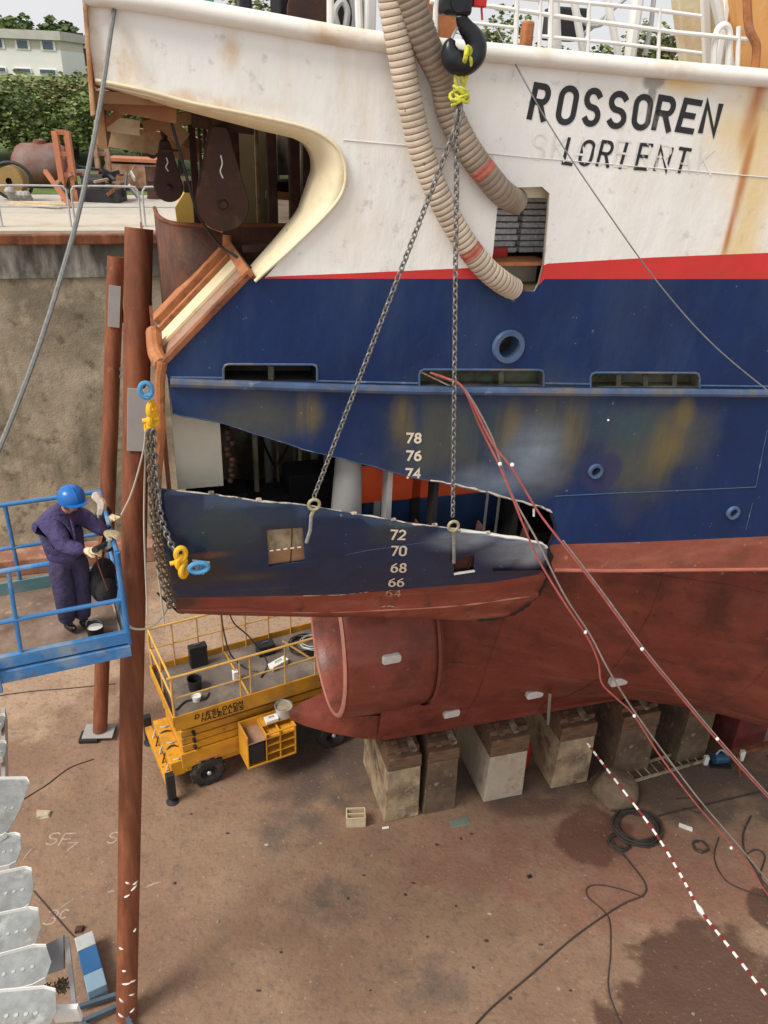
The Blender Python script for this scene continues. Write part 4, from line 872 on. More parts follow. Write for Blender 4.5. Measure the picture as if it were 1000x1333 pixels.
def ltube(name, pts, r=.021, mt=None, par=None): return MB().tube([lp(*p) for p in pts], r, 8).build(name, mt or M_yel, par or lift)
M_yr = M('pale_yellow_rail', (.66, .38, .10), .5, var=.15, vs=5, layers=[((.3, .16, .08), 5, .58, .7, .7)])
T_ = DZ+1.02; Mi_ = DZ+.55
def rail_loop(y0, z0, z1, x0, x1, r=.022):
    return spline([(x0, y0, z0), (x0, y0, z1-.1), (x0+.09, y0, z1), (x0+.3, y0, z1), (x1, y0, z1)], 4)
ltube('top_rail', [(p.x, p.y, p.z) for p in rail_loop(0, DZ, T_, LX0+.02, LX1)], .024, M_yr); ltube('top_rail', [(p.x, p.y, p.z) for p in rail_loop(LW, DZ, T_, LX0+.02, LX1)], .024, M_yr)
ltube('mid_rail', [(LX0+.02, 0, Mi_), (LX1, 0, Mi_)], .016, M_yr); ltube('mid_rail', [(LX0+.02, LW, Mi_), (LX1, LW, Mi_)], .016, M_yr)
for z in (T_-.01, Mi_): ltube('end_rail', [(LX0+.02, 0, z), (LX0+.02, LW, z)], .022, M_yr)
for x in (.72, .92, 1.62, 2.25, 2.95, 3.6, 4.08): ltube('rail_post', [(x, 0, DZ-.1), (x, 0, T_)], .018, M_yr)
for x in (-.1, .4, .9, 1.4, 1.9, 2.4, 2.9, 3.5, 4.05): ltube('rail_post', [(x, LW, DZ), (x, LW, T_)], .016, M_yr)
ltube('rail_post', [(LX0+.02, LW*.5, DZ), (LX0+.02, LW*.5, T_)], .016, M_yr); ltube('rail_brace', [(1.7, 0.3, T_-.1), (2.2, .02, DZ+.5)], .02, M_yr)
# sign writing on the side board
for text, x0, z0, hh, n_, nm_ in (('DIESLOADM', LX0+.38, DZ-.03, .085, 9, 'side_lettering'), ('NACELLES', LX0+.5, DZ-.145, .085, 8, 'side_lettering'), ('DIESLOADM', LX0+2.9, DZ-.03, .085, 9, 'side_lettering'), ('NACELLES', LX0+3.0, DZ-.145, .085, 8, 'side_lettering')):
    mb = MB()
    for k, ch in enumerate(text): letter(mb, ch, V((x0+k*.105, z0)), V((.07, 0)), V((.012, hh)), .022, lambda x, z, o: lp(x, -.032-o, z))
    mb.build(nm_, M('sign_black', (.03, .02, .015), .6), lift, smooth=0)
def wheel(x, y, sgn):
    wn = MB(); c = lp(x, y, .33); ax = (lp(x, y-1, .33)-c).normalized()*sgn
    o = wn.lathe([(.17, -.02), (.2, -.005), (.29, 0), (.325, .03), (.335, .08), (.335, .2), (.325, .25), (.29, .28), (.17, .28)], c-ax*.28, ax, 40).build('tyre', M_tyre, lift)
    tr = MB()
    for k in range(22):
        a = 2*pi*k/22; d = (LM.to_3x3() @ V((cos(a), 0, sin(a))));
        tr.box(c-ax*.14+d*.335, (.05, .26, .035), (Matrix.Rotation(LA, 3, 'Z') @ Matrix.Rotation(-a+pi/2, 3, 'Y')) @ Matrix.Rotation(.3*(1 if k % 2 else -1), 3, 'Z'))
    tr.build('tread', M_tyre, o, smooth=0)
    MB().lathe([(.0, .0), (.05, .0), (.06, -.05), (.12, -.07), (.15, -.03), (.185, -.0)], c, ax, 24).build('rim', M_blk, lift); MB().lathe([(0, .03), (.035, .025), (.045, 0)], c, ax, 12).build('hub_cap', M_galv, lift)
wheel(0.0, 0.02, 1); wheel(2.62, -.12, 1); wheel(0.0, LW-.02, -1); wheel(2.72, LW-.02, -1)
lbx('mud_guard', -.2, .2, .02, .3, .69, .73, M_orr)
for y in (-.12, LW+.02): lbx('outrigger_leg', LX0-.28, LX0-.12, y, y+.13, .12, .72, M_blk, bevel=.015); 
for y in (-.06, LW+.08): MB().lathe([(0, 0), (.12, 0), (.12, .02), (.03, .05), (.03, .12)], lp(LX0-.2, y, 0), n=16).build('outrigger_foot', M_blk, lift)
lbx('outrigger_beam', LX0-.27, LX0-.13, .01, LW+.02, .34, .50, M_yel); lbx('end_box', LX0-.12, LX0+.15, .15, LW-.15, .4, .75, M_yel)
rg = random.Random(8)
for k in range(5):
    y = .25+.25*k; MB().tube(spline([lp(LX0-.2, y, .5), lp(LX0-.1, y+.05, .68+.05*(k % 2)), lp(LX0+.05, y+rg.uniform(-.1, .1), .78), lp(LX0+.2, y, .7)], 4), .016, 6).build('hydraulic_hose', M_blk if k % 2 else M_galv, lift)
# side cabinet with steps
CZ = .22
cb = [(.62, 1.62, -.52, -.0, .40, .43), (.62, .65, -.52, -.0, .43, 1.2), (1.59, 1.62, -.52, 0, .43, 1.14), (1.0, 1.02, -.52, 0, .43, 1.14), (.62, 1.62, -.04, -.01, .43, 1.2)]
for c_ in cb: lbx('cabinet_panel', c_[0], c_[1], c_[2], c_[3], c_[4]+CZ, c_[5]+CZ, M_yel)
for z in (.62, .82, 1.0): lbx('cabinet_shelf', 1.02, 1.59, -.52, -.05, z+CZ, z+CZ+.02, M_yel)
for x0, x1 in ((1.28, 1.31),): lbx('cabinet_divider', x0, x1, -.52, -.05, .43+CZ, 1.1+CZ, M_yel)
for z0, z1, x0, x1 in ((.43, .46, .65, 1.59), (1.12, 1.15, 1.0, 1.62)): lbx('cabinet_rim', x0, x1, -.535, -.5, z0+CZ, z1+CZ, M_yel)
lbx('cabinet_top', .62, 1.0, -.52, 0, 1.0+CZ, 1.03+CZ, M('faded_lid', (.33, .20, .13), .7, var=.2)); lbx('control_box', .67, .97, -.50, -.1, .5+CZ, .95+CZ, M_blk); lbx('step_tread', 1.02, 1.6, -.30, 0, 1.14+CZ, 1.16+CZ, M_yel)
lbx('engine_block', 1.7, 3.0, -.1, .1, .4, 1.0, M_blk)
def small(name, label, cat, loc, rz=0, group=None): return thing(name, label, cat, loc, rz, group)
def jar(name, label, cat, c, r, h, mt, mt2=None, taper=.85, group=None):
    t = thing(name, label, cat, c, 0, group)
    MB().lathe([(0, 0), (r*taper, 0), (r, h), (r*1.05, h), (r*.92, h-.01), (r*taper*.9, .03), (0, .03)], c, n=24).build('shell', mt, t)
    MB().tube([c+V((r*cos(a), .0, h+r*.9*sin(a))) for a in [pi*k/12 for k in range(13)]], .006, 5).build('handle', M_steel, t)
    if mt2: MB().lathe([(0, h*.8), (r*.9, h*.8)], c, n=20).build('contents', mt2, t)
    return t
jar('bucket', 'black bucket on the lift deck beside the near rail', 'bucket', lp(.05, .75, DZ), .14, .26, M_blk)
jar('bucket', 'white paint pot just in front of the black bucket on the lift deck', 'bucket', lp(-.02, .42, DZ), .09, .12, M_wpaint, M_wpaint)
jar('paint_tin', 'grey basin standing on the lift cabinet near the nozzle', 'tin', lp(1.5, -.18, 1.165+CZ), .17, .24, M_galv, M_dirtyin)
def tagbox(name, label, cat, x0, x1, y0, y1, z0, z1, mt, rz=0, group=None, bevel=.012):
    c = V(((x0+x1)/2, (y0+y1)/2, z0)); t = thing(name, label, cat, M4=LM @ Matrix.Translation(c) @ Matrix.Rotation(rz, 4, 'Z'), group=group)
    w_, d_, h_ = x1-x0, y1-y0, z1-z0; M5 = ROOTM[t.name]
    MB().box((0, 0, h_*.4), (w_, d_, h_*.8), M4=M5).build('body', mt, t, smooth=0, bevel=bevel); MB().box((0, 0, h_*.9), (w_*1.04, d_*1.04, h_*.2), M4=M5).build('lid', mt, t, smooth=0, bevel=bevel)
    MB().tube([M5 @ V((-w_*.2, 0, h_)), M5 @ V((-w_*.18, 0, h_+.03)), M5 @ V((w_*.18, 0, h_+.03)), M5 @ V((w_*.2, 0, h_))], .008, 6).build('handle', M_steel, t)
    return t
tagbox('tool_case', 'black case hung inside the far rail of the lift deck', 'case', .15, .50, 1.35, 1.5, DZ+.01, DZ+.5, M_blk)
tagbox('tool_case', 'dark toolbox in the middle of the lift deck by the coiled cables', 'case', 1.5, 1.85, 1.1, 1.35, DZ+.01, DZ+.25, M_blk)
tagbox('white_box', 'small white box lying on the lift cabinet beside the basin', 'box', 1.10, 1.35, -.3, -.15, 1.165+CZ, 1.24+CZ, M_wpaint)
tagbox('white_box', 'white machine case lying on the lift deck near the coiled cables', 'box', 1.55, 1.95, .62, .78, DZ+.01, DZ+.12, M_wpaint, .3)
tagbox('white_box', 'upright white canister on the lift deck near the hanging hoses', 'box', .78, .88, .60, .70, DZ+.01, DZ+.24, M_wpaint)
def coil(name, label, c, r, n_, mt, wr=.012, seed=1, h=.05, cat='cable', loops_jit=.25, group=None):
    rg = random.Random(seed); pts = []
    for k in range(n_*14):
        a = 2*pi*k/14; rr = r*(1-loops_jit*rg.random()*.35+.12*sin(a*.27)); pts.append(V(c)+V((rr*cos(a), rr*sin(a)*.95, wr+h*(k/(n_*14))+.004*sin(a*3))))
    return tag(MB().tube(spline(pts, 2), wr, 6).build(name, mt), label, cat, group)
coil('coiled_cable', 'tangle of dark and pale cables heaped on the far part of the lift deck', lp(2.5, 1.05, DZ), .33, 7, M_blk, .013, 4, .12); coil('coiled_cable', 'pale looped cable lying over the dark tangle on the lift deck', lp(2.62, .95, DZ+.12), .26, 3, M_galv, .010, 5, .06)
for k, (pts, lab) in enumerate([([(.9, 1.6, DZ+1.05), (.85, 1.3, DZ+.7), (.9, 1.1, DZ+.3), (1.1, .9, DZ+.05), (1.3, .7, DZ+.02)], 'dark hose hanging over the far rail of the lift, nearer the black case'),
                                ([(1.05, 1.6, DZ+1.05), (1.1, 1.4, DZ+.8), (1.35, 1.2, DZ+.5), (1.55, .8, DZ+.1), (1.3, .5, DZ+.02)], 'dark hose draped from the far rail and curving down across the lift deck'),
                                ([(-.45, .3, DZ+.02), (-.2, .45, DZ+.03), (.1, .35, DZ+.03), (.25, .5, DZ+.02)], 'short black lead lying at the near left corner of the lift deck')]):
    tag(MB().tube(spline([lp(*p) for p in pts], 8), .016, 6).build('hanging_hose', M_blk), lab, 'hose', 'hoses on the lift deck')

# ---------------------------------------------------------------- leaning steel pipes
def pipe(name, label, a, b, r, plate=None):
    c = V(a); t = thing(name, label, 'pipe', c); d = (V(b)-V(a)).normalized()
    MB().lathe([(0, 0), (r, 0), (r, (V(b)-V(a)).length), (r*.88, (V(b)-V(a)).length), (r*.88, (V(b)-V(a)).length-.3), (0, (V(b)-V(a)).length-.3)], a, d, 40).build('tube', M_rust2, t)
    return t
pA, pB = atZ(165, 1322, 0), atY(181, 297, 9.0)
mp_ = pipe('steel_pipe', 'thick rusty steel pipe leaning in front of the wall, white scratches near its foot', pA, pB, .148)
rA, rB = atZ(130, 957, 0), atY(151, 334, 14.5)
rp_ = pipe('steel_pipe', 'thinner looking rusty pipe behind the thick one, standing on a flat steel foot', rA, rB, .145)
def onpipe(a, b, t): return a.lerp(b, t)
def face_plate(par, ctr, w_, h_, ax, off, name='lug_plate'):
    d = (ax).normalized(); tocam = (C0-ctr); tocam = (tocam-d*tocam.dot(d)).normalized(); sd = d.cross(tocam).normalized()
    c = ctr+tocam*off; P = [c-sd*w_/2-d*h_/2, c+sd*w_/2-d*h_/2, c+sd*w_/2+d*h_/2, c-sd*w_/2+d*h_/2]
    return MB().prism(P, tocam*.02).build(name, M_grey, par, smooth=0, bevel=.004), c, sd, d, tocam
def t_at(a, b, py):
    lo, hi = 0., 1.
    for _ in range(40):
        m = (lo+hi)/2; q_ = a.lerp(b, m)-C0; y = 666.5-F*q_.dot(up)/q_.dot(fwd)
        if y > py: lo = m
        else: hi = m
    return lo
cm = pA.lerp(pB, t_at(pA, pB, 543)); fp, c_, sd_, d_, tc_ = face_plate(mp_, cm, .27, .72, pB-pA, .15)
sgn = 1 if sd_.dot(rt) > 0 else -1
fp.location = fp.location + (ROOTM[mp_.name].inverted().to_3x3() @ (sd_*sgn*.04))
eyc = c_+sd_*sgn*.165+d_*.33; MB().lathe([(.035, 0), (.085, 0), (.085, .03), (.035, .03)], eyc, tc_, 24, closed=True).build('lug_eye', M_grey, mp_)
cm2 = rA.lerp(rB, t_at(rA, rB, 398)); fp2, c2_, sd2, d2_, tc2 = face_plate(rp_, cm2, .2, .72, rB-rA, .15); 
cm3 = rA.lerp(rB, t_at(rA, rB, 485)); MB().lathe([(.045, 0), (.10, 0), (.10, .03), (.045, .03)], cm3+rt*.16, tc2, 24, closed=True).build('lug_eye', M_grey, rp_)
MB().cyl(cm2+rt*.12+V((0, 0, .25)), cm2+rt*.12-V((0, 0, .3)), .03, 8).build('hinge_pin', M_rustd, rp_)
ftm = Matrix.Translation(rA) @ Matrix.Rotation(.1, 4, 'Z')
MB().box((.0, 0, .11), (.62, .42, .03), M4=ftm).build('foot_plate', M_grey, rp_, smooth=0, bevel=.006); MB().box((-.18, -.1, .05), (.38, .3, .09), M4=ftm).build('foot_beam', M_blk, rp_, smooth=0, bevel=.01); MB().box((.2, .1, .05), (.2, .2, .09), M4=ftm).build('foot_beam', M_blk, rp_, smooth=0, bevel=.01)
# white scratches wrapped on the thick pipe
ms = M('scratch_white', (.75, .70, .66), .6); rg = random.Random(2)
for py, a0, a1, tilt in ((1138, -.3, .1, -.7), (1143, .35, .9, .35), (1150, .2, .8, .9), (1158, -.4, .1, .8), (1205, .5, .8, 1.2), (1225, -.9, -.4, .0), (1253, -.5, -.1, .05), (1270, -.5, .4, .1), (1268, .3, .9, -.4), (1285, .2, .8, -.4), (1290, -.8, -.3, -.8), (1310, -.9, -.3, -.5), (1308, .3, .8, .6), (1318, .0, .5, .1)):
    d = (pB-pA).normalized(); c = pA.lerp(pB, max(0.004, t_at(pA, pB, py))); tcm = (C0-c); tcm = (tcm-d*tcm.dot(d)).normalized(); sd = d.cross(tcm).normalized()
    if sd.dot(rt) < 0: sd = -sd
    P = [c+(tcm*cos(a)+sd*sin(a))*.150+d*((a-a0)*tilt*.12) for a in [a0+(a1-a0)*k/5 for k in range(6)]]
    MB().tube(P, [.004, .012, .016, .016, .011, .004], 6).build('scratch', ms, mp_)
# ---------------------------------------------------------------- blue boom basket and the worker
M_blue = M('basket_blue', (.05, .20, .46), .5, var=.15, vs=3, layers=[((.30, .36, .38), 2.6, .5, .68, .7), ((.16, .10, .07), 6, .62, .72, .7)], bump=(20, .003))
M_teal = M('faded_teal_paint', (.12, .25, .27), .6, var=.2, vs=3, layers=[((.3, .3, .25), 4, .55, .7, .6)])
ZF, ZT = 7.06, 8.17
fr_ = atZ(168, 838, ZF); fl_ = atZ(0, 873, ZF); bxd = (fl_-fr_).normalized(); dd = V((-bxd.y, bxd.x, 0)); dd = -dd if dd.y < 0 else dd
BM = Matrix.Translation(fr_) @ Matrix(((bxd.x, dd.x, 0, 0), (bxd.y, dd.y, 0, 0), (0, 0, 1, 0), (0, 0, 0, 1)))
bk = thing('boom_basket', 'battered blue work basket of a boom lift, carrying the worker', 'work platform', M4=BM)
def bp(x, y, z): return BM @ V((x, y, z))
BL, BW = 2.5, 1.42; HT = ZT-ZF
def btube(name, pts, r=.022, mt=None): return MB().tube([bp(*p) for p in pts], r, 10).build(name, mt or M_blue, bk)
def bbox(name, x0, x1, y0, y1, z0, z1, mt=None, bevel=.006): return MB().box(((x0+x1)/2, (y0+y1)/2, (z0+z1)/2), (x1-x0, y1-y0, z1-z0), M4=BM).build(name, mt or M_blue, bk, smooth=0, bevel=bevel)
bbox('front_sill', 0, BL, -.03, .03, .03, .17); bbox('front_sill', -.01, BL, -.05, .0, -.13, .005); bbox('end_sill', -.03, .03, 0, BW, -.02, .14); bbox('rear_sill', 0, BL, BW-.03, BW+.01, .0, .16, M_teal)
bbox('floor_plate', 0, BL, .03, BW-.03, -.03, .0, M('basket_floor', (.22, .15, .11), .9, var=.3, vs=3, layers=[((.10, .06, .045), 2, .5, .66, .8), ((.45, .36, .28), 5, .6, .7, .6)], bump=(15, .008)))
bbox('floor_seam', .05, .07, .03, BW, .002, .02, M_dirtyin); bbox('arm_bracket', 1.24, 1.32, -.10, -.04, -.2, .1); 
btube('front_top_rail', [(.62, 0, HT), (BL, 0, HT)], .026); btube('front_mid_rail', [(.0, 0, HT*.50), (BL, 0, HT*.50)], .024)
btube('rear_top_rail', [(0, BW, HT), (BL, BW, HT)], .024); btube('rear_mid_rail', [(0, BW, HT*.52), (BL, BW, HT*.52)], .022)
btube('end_top_rail', [(0, 0, HT), (0, BW, HT)], .024); btube('end_mid_rail', [(0, 0, HT*.5), (0, BW, HT*.5)], .02)
btube('corner_post', [(0, 0, .02), (0, 0, HT)], .030); btube('corner_post', [(0, BW, .02), (0, BW, HT)], .026)
for x in (.98, 1.9): btube('rail_post', [(x+.04, 0, .1), (x, 0, HT)], .022); btube('rail_post', [(x, BW, .02), (x, BW, HT)], .022)
btube('rail_brace', [(.0, .03, .25), (.0, .28, HT*.5)], .014, M_galv)
# rope end on the basket and strap round the pipe
tag(MB().tube(spline([bp(.0, .02, .28), bp(-.06, .0, .18), bp(-.25, .05, .12), bp(-.45, .22, .2), bp(-.5, .5, .3)], 6), .012, 6).build('tether_rope', M('rope_grey', (.45, .40, .32), .8)), 'thin pale rope tied between the basket corner and the thick rusty pipe', 'rope')
tb_ = thing('tool_bag', 'black tool bag hanging inside the end rail of the blue basket', 'bag', bp(.12, .55, .35))
MB().ball(bp(.14, .5, .52), V((.13, .24, .24)), 14).build('bag_body', M('black_canvas', (.022, .02, .022), .85, var=.4, vs=9, bump=(14, .02)), tb_); MB().ball(bp(.13, .3, .50), V((.11, .14, .15)), 12).build('side_pocket', M('black_canvas', (0, 0, 0)), tb_)
MB().tube(spline([bp(.14, .4, .74), bp(.05, .45, HT-.02), bp(.0, .5, HT+.03), bp(.04, .6, HT-.05), bp(.14, .6, .74)], 4), .012, 6).build('bag_strap', M_blk, tb_)
jar('grease_pot', 'black pot with a pale rim on the basket floor at the worker\'s feet', 'pot', bp(.30, .25, 0), .09, .14, M_blk, M_wpaint)

# the worker: joints given on planes through where he stands
FEET = atZ(97, 822, ZF); YW = FEET.y
def wp(px, py, dy=0): return atY(px, py, YW+dy)
M_skin = M('skin', (.48, .26, .19), .55, var=.08, vs=20)
M_jack = M('purple_work_jacket', (.062, .050, .135), .85, var=.25, vs=7, layers=[((.12, .10, .21), 3, .5, .7, .6), ((.03, .03, .05), 4, .55, .7, .7)], bump=[(6, .06), (16, .02), (60, .003)])
M_trou = M('work_trousers', (.050, .042, .095), .85, var=.3, vs=6, layers=[((.10, .085, .12), 3, .5, .7, .6), ((.025, .022, .03), 3, .52, .7, .7)], bump=[(6, .05), (16, .02)])
M_glove = M('work_glove_cream', (.72, .62, .38), .8, var=.12, vs=12, bump=(30, .004))
def skinned(name, chains, mt, parent, sub=2):
    """chains: lists of (point, radius); points closer than 1 mm are one joint"""
    vs, rs, es = [], [], []
    def vid(p, r):
        for i, q_ in enumerate(vs):
            if (q_-p).length < .001: return i
        vs.append(p.copy()); rs.append(r); return len(vs)-1
    for ch in chains:
        ids = [vid(V(p), r) for p, r in ch]; es += [(a, b) for a, b in zip(ids, ids[1:])]
    Mi = ROOTM[parent.name].inverted(); me = bpy.data.meshes.new(name); me.from_pydata([tuple(Mi @ p) for p in vs], es, [])
    o = bpy.data.objects.new(name, me); COL.objects.link(o); o.parent = parent; ROOTM[o.name] = ROOTM[parent.name]
    sk = o.modifiers.new('skin', 'SKIN'); sk.use_smooth_shade = True
    for i, r in enumerate(rs):
        d = me.skin_vertices[0].data[i]; d.radius = (r, r) if not isinstance(r, tuple) else r; d.use_root = (i == 0)
    ss = o.modifiers.new('sub', 'SUBSURF'); ss.levels = sub; ss.render_levels = sub
    me.materials.append(mt)
    return o
wk = thing('person', 'worker in a blue helmet, purple overalls and cream gloves, bent over the basket end rail', 'person', FEET)
hipc = wp(86, 722, .05); hipL, hipR = wp(76, 728, -.02), wp(99, 726, .10)
chest = wp(78, 686, .02); upch = wp(80, 667, .02); neck = wp(90, 660, -.02); shn, shf = wp(67, 679, -.10), wp(103, 668, .18)
kn, kf = wp(84, 776, -.08), wp(106, 768, .06); an, af = wp(88, 812, .02), wp(108, 808, .12)
elN, wrN = wp(84, 711, -.22), wp(113, 717, -.24); elF, wrF = wp(124, 684, .14), wp(139, 694, .08)
toeN, toeF = wp(97, 819, -.06), wp(117, 814, .04)
headc = wp(93, 654, -.12); facedir = (wp(103, 662, -.22)-headc).normalized()
body = skinned('body', [[(hipc, .08), (chest, .09), (upch, .08), (neck, .055), (headc-V((0, 0, .03)), .075), (headc+V((0, 0, .04)), .085)], [(upch, .08), (shn, .04), (elN, .032), (wrN, .028)], [(upch, .08), (shf, .04), (elF, .032), (wrF, .028)],
    [(hipc, .08), (hipL, .06), (kn, .045), (an, .035), (toeN, .03)], [(hipc, .08), (hipR, .06), (kf, .045), (af, .035), (toeF, .03)]], M_skin, wk)
def cloth(name, mt, chains, n=14, jit=.0): return skinned(name, chains, mt, wk, 2)
mid = lambda a, b, t, off=V((0, 0, 0)): a.lerp(b, t)+off
cloth('jacket', M_jack, [[(mid(hipc, chest, -.15), .20), (mid(hipc, chest, .25), .205), (mid(hipc, chest, .65), .22), (chest, .235), (upch, .20), (mid(upch, neck, .7), .10)],
    [(upch, .20), (mid(upch, shn, .9), .12), (mid(shn, elN, .4), .10), (mid(shn, elN, .75), .104), (elN, .084), (mid(elN, wrN, .4), .082), (mid(elN, wrN, .95), .06)],
    [(upch, .20), (mid(upch, shf, .9), .12), (mid(shf, elF, .5), .095), (elF, .08), (mid(elF, wrF, .5), .074), (mid(elF, wrF, .95), .06)]])
cloth('trousers', M_trou, [[(mid(hipc, chest, .1), .17), (hipc, .18), (hipL, .14), (mid(hipL, kn, .45), .128), (kn, .105), (mid(kn, an, .3), .108), (mid(kn, an, .75), .09), (mid(kn, an, .85), .10)],
    [(hipc, .18), (hipR, .135), (mid(hipR, kf, .45), .125), (kf, .105), (mid(kf, af, .3), .106), (mid(kf, af, .75), .088), (mid(kf, af, .85), .098)]])
MB().tube([hipc+V((.175*cos(a), .165*sin(a), .02)) for a in [2*pi*k/20 for k in range(20)]], .014, 6, closed=True).build('belt', M_blk, wk)
for a_, t_, nm_ in ((an, toeN, 'boot'), (af, toeF, 'boot')): skinned('boot', [[(a_+V((0, 0, .04)), .055), (a_.lerp(t_, .1)-V((0, 0, .02)), .052), (a_.lerp(t_, .6)-V((0, 0, .012)), .048), (t_-V((0, 0, .005)), .040)]], M_blk, wk)
# face, hair, helmet
up_h = (V((0, 0, 1))-facedir*facedir.z); up_h.normalize(); side = facedir.cross(up_h).normalized()
hd = MB()
hd.ball(headc+facedir*.085-up_h*.005, (.016, .016, .02), 8)
hd.build('nose', M_skin, wk)
for s_ in (1, -1):
    MB().ball(headc+facedir*.075+side*s_*.032+up_h*.025, .011, 8).build('eye', M_blk, wk); MB().ball(headc+side*s_*.083-up_h*.01, (.014, .02, .028), 8).build('ear', M_skin, wk)
MB().tube([headc+facedir*.078-up_h*.045+side*.022, headc+facedir*.084-up_h*.047, headc+facedir*.078-up_h*.045-side*.022], .005, 6).build('mouth', M('lip', (.3, .12, .10), .6), wk)
MB().ball(headc-facedir*.025+up_h*.0, (.088, .088, .095), 14).build('hair', M('grey_hair', (.12, .10, .09), .9, var=.3, vs=40), wk)
M_helm = M('helmet_blue', (.012, .14, .46), .3, var=.08, vs=4, spec=.5)
hu = (up_h+facedir*.1).normalized(); hc_ = headc+hu*.035
he = MB().lathe([(.128, -.005), (.130, .01), (.127, .05), (.113, .092), (.085, .122), (.045, .140), (0, .146)], hc_, hu, 28).build('helmet', M_helm, wk)
MB().prism([hc_+facedir*(.10+.085*cos(a))*1.0+side*.105*sin(a)+hu*.0 for a in [pi*(k/12-.5) for k in range(13)]], hu*.008).build('helmet_peak', M_helm, he)
MB().tube([hc_+hu*(.148*sin(a)+.002)+facedir*(.13*cos(a)) for a in [pi*k/14 for k in range(1, 14)]], .008, 6).build('helmet_ridge', M_helm, he)
# gloved hands with five fingers
def hand(w_, dirn, palmn, curl, name='glove'):
    dirn = dirn.normalized(); sdn = dirn.cross(palmn).normalized(); pn = sdn.cross(dirn).normalized()
    c1 = w_+dirn*.03; c2 = w_+dirn*.075
    ch = [[(w_-dirn*.03, .042), (c1, .040), (c2, .042)]]
    for k, (o_, L_) in enumerate(((-.030, .062), (-.010, .072), (.012, .068), (.032, .052))):
        b_ = c2+sdn*o_*1.15+dirn*.02; ca = R(curl+6*k); d1_ = dirn*cos(ca*.5)+pn*sin(ca*.5); d2_ = dirn*cos(ca*1.3)+pn*sin(ca*1.3)
        ch.append([(c2, .042), (b_, .014), (b_+d1_*L_*.5, .0135), (b_+d1_*L_*.5+d2_*L_*.5, .012)])
    tb2 = c1-sdn*.04; ch.append([(c1, .040), (tb2, .018), (tb2+(dirn*.7-sdn*.4+pn*.6).normalized()*.04, .015), (tb2+(dirn*.9+pn*.7).normalized()*.07, .013)])
    return skinned(name, ch, M_glove, wk, 2)
hand(wrN, wp(127, 717, -.24)-wrN, V((0, .3, -1)), 55); hand(wrF, wp(147, 695, .05)-wrF, V((.1, .2, -1)), 40)
# tool in his hands, gloves and cloth left on the rail
gt = thing('angle_grinder', 'dark angle grinder held between the worker\'s gloved hands', 'power tool', wp(132, 712, -.1))
MB().cyl(wp(123, 716, -.30), wp(138, 708, .0), .030, 14).build('motor_body', M_blk, gt); MB().cyl(wp(139, 707, .0), wp(143, 712, .0), .045, 16).build('gear_head', M_galv, gt); MB().cyl(wp(142, 713, .0), wp(143, 715, .0), .062, 20).build('disc', M_rustd, gt)
tag(MB().tube(spline([wp(124, 720, -.28), wp(128, 735, -.2), wp(134, 752, -.15), wp(140, 768, -.1)], 6), .007, 6).build('tool_cable', M_rust), 'thin reddish cable hanging from the grinder below the worker\'s glove', 'cable')
def loose_glove(c, d, label):
    t = thing('work_glove', label, 'glove', c, group='gloves on the basket rail'); ch = [[(c, .04), (c+d*.06, .042)]]; s_ = d.cross(V((0, 0, 1))).normalized()
    for k, o_ in enumerate((-.03, -.01, .012, .032)): ch.append([(c+d*.06, .042), (c+d*.085+s_*o_, .013), (c+d*(.13-.008*k)+s_*o_*1.2-V((0, 0, .02)), .011)])
    ch.append([(c, .04), (c-s_*.045+d*.03, .016), (c-s_*.06+d*.06-V((0, 0, .015)), .013)])
    return skinned('glove_shell', ch, M_glove, t, 2)
loose_glove(bp(.0, .62, HT+.06), (rt*.9+V((0, -.2, .2))).normalized(), 'cream work glove resting on the basket end rail above the black bag')
cw = MB().tube(spline([bp(.02, 1.25, HT+.02), bp(.06, 1.1, HT+.10), bp(.02, .95, HT+.05), bp(.1, .85, HT-.1)], 4), [.03, .035, .045, .05, .055, .05, .045, .05, .055, .05, .045, .03, .02][:13], 8)
tag(cw.build('rag', M('pale_rag', (.45, .38, .32), .9, var=.3, vs=9, bump=(20, .02))), 'crumpled pale rag draped over the far corner of the basket rail', 'cloth')
tag(MB().ball(bp(.02, .95, HT-.10), (.09, .13, .16), 12).build('black_pouch', M_blk), 'small black pouch hanging under the pale rag on the basket rail', 'pouch')

# ---------------------------------------------------------------- chains, shackles and slings by the stern edge
M_shb = M('shackle_blue', (.08, .28, .50), .35, var=.15, vs=9); M_shy = M('shackle_yellow', (.85, .46, .02), .45, var=.12, vs=9)
def sterncluster(name, label, px, py, off, mat_):
    c = hw(px, py, off); t = thing(name, label, 'shackle', c, group='coloured shackles by the stern edge'); rg = random.Random(px)
    for k in range(3):
        ck = c+V((rg.uniform(-.05, .05), 0, -.09*k+.06)); a0 = rg.uniform(0, 3)
        MB().tube([ck+U*(.045*cos(a)*cos(a0))+VV*(.045*cos(a)*sin(a0))+V((0, 0, .062*sin(a))) for a in [2*pi*j/14 for j in range(14)]], .026, 8, closed=True).build('bow', mat_, t)
    MB().cyl(c+U*.07+V((0, 0, -.02)), c-U*.07+V((0, 0, -.04)), .022, 10).build('pin', mat_, t)
    return t
sterncluster('yellow_shackle', 'cluster of yellow shackles hanging from the grey plate beside the rusty stern bar', 196, 542, .12, M_shy); sterncluster('yellow_shackle', 'yellow shackles at the left end of the hanging hull plate', 231, 728, .30, M_shy)
t = thing('blue_shackle', 'blue shackle just above the upper yellow shackles', 'shackle', hw(190, 508, .15))
MB().tube([hw(190, 508, .15)+U*(.05*cos(a))+V((0, 0, .065*sin(a))) for a in [2*pi*j/16 for j in range(16)]], .022, 8, closed=True).build('bow', M_shb, t); MB().cyl(hw(184, 514, .15), hw(197, 514, .15), .02, 8).build('pin', M_shb, t)
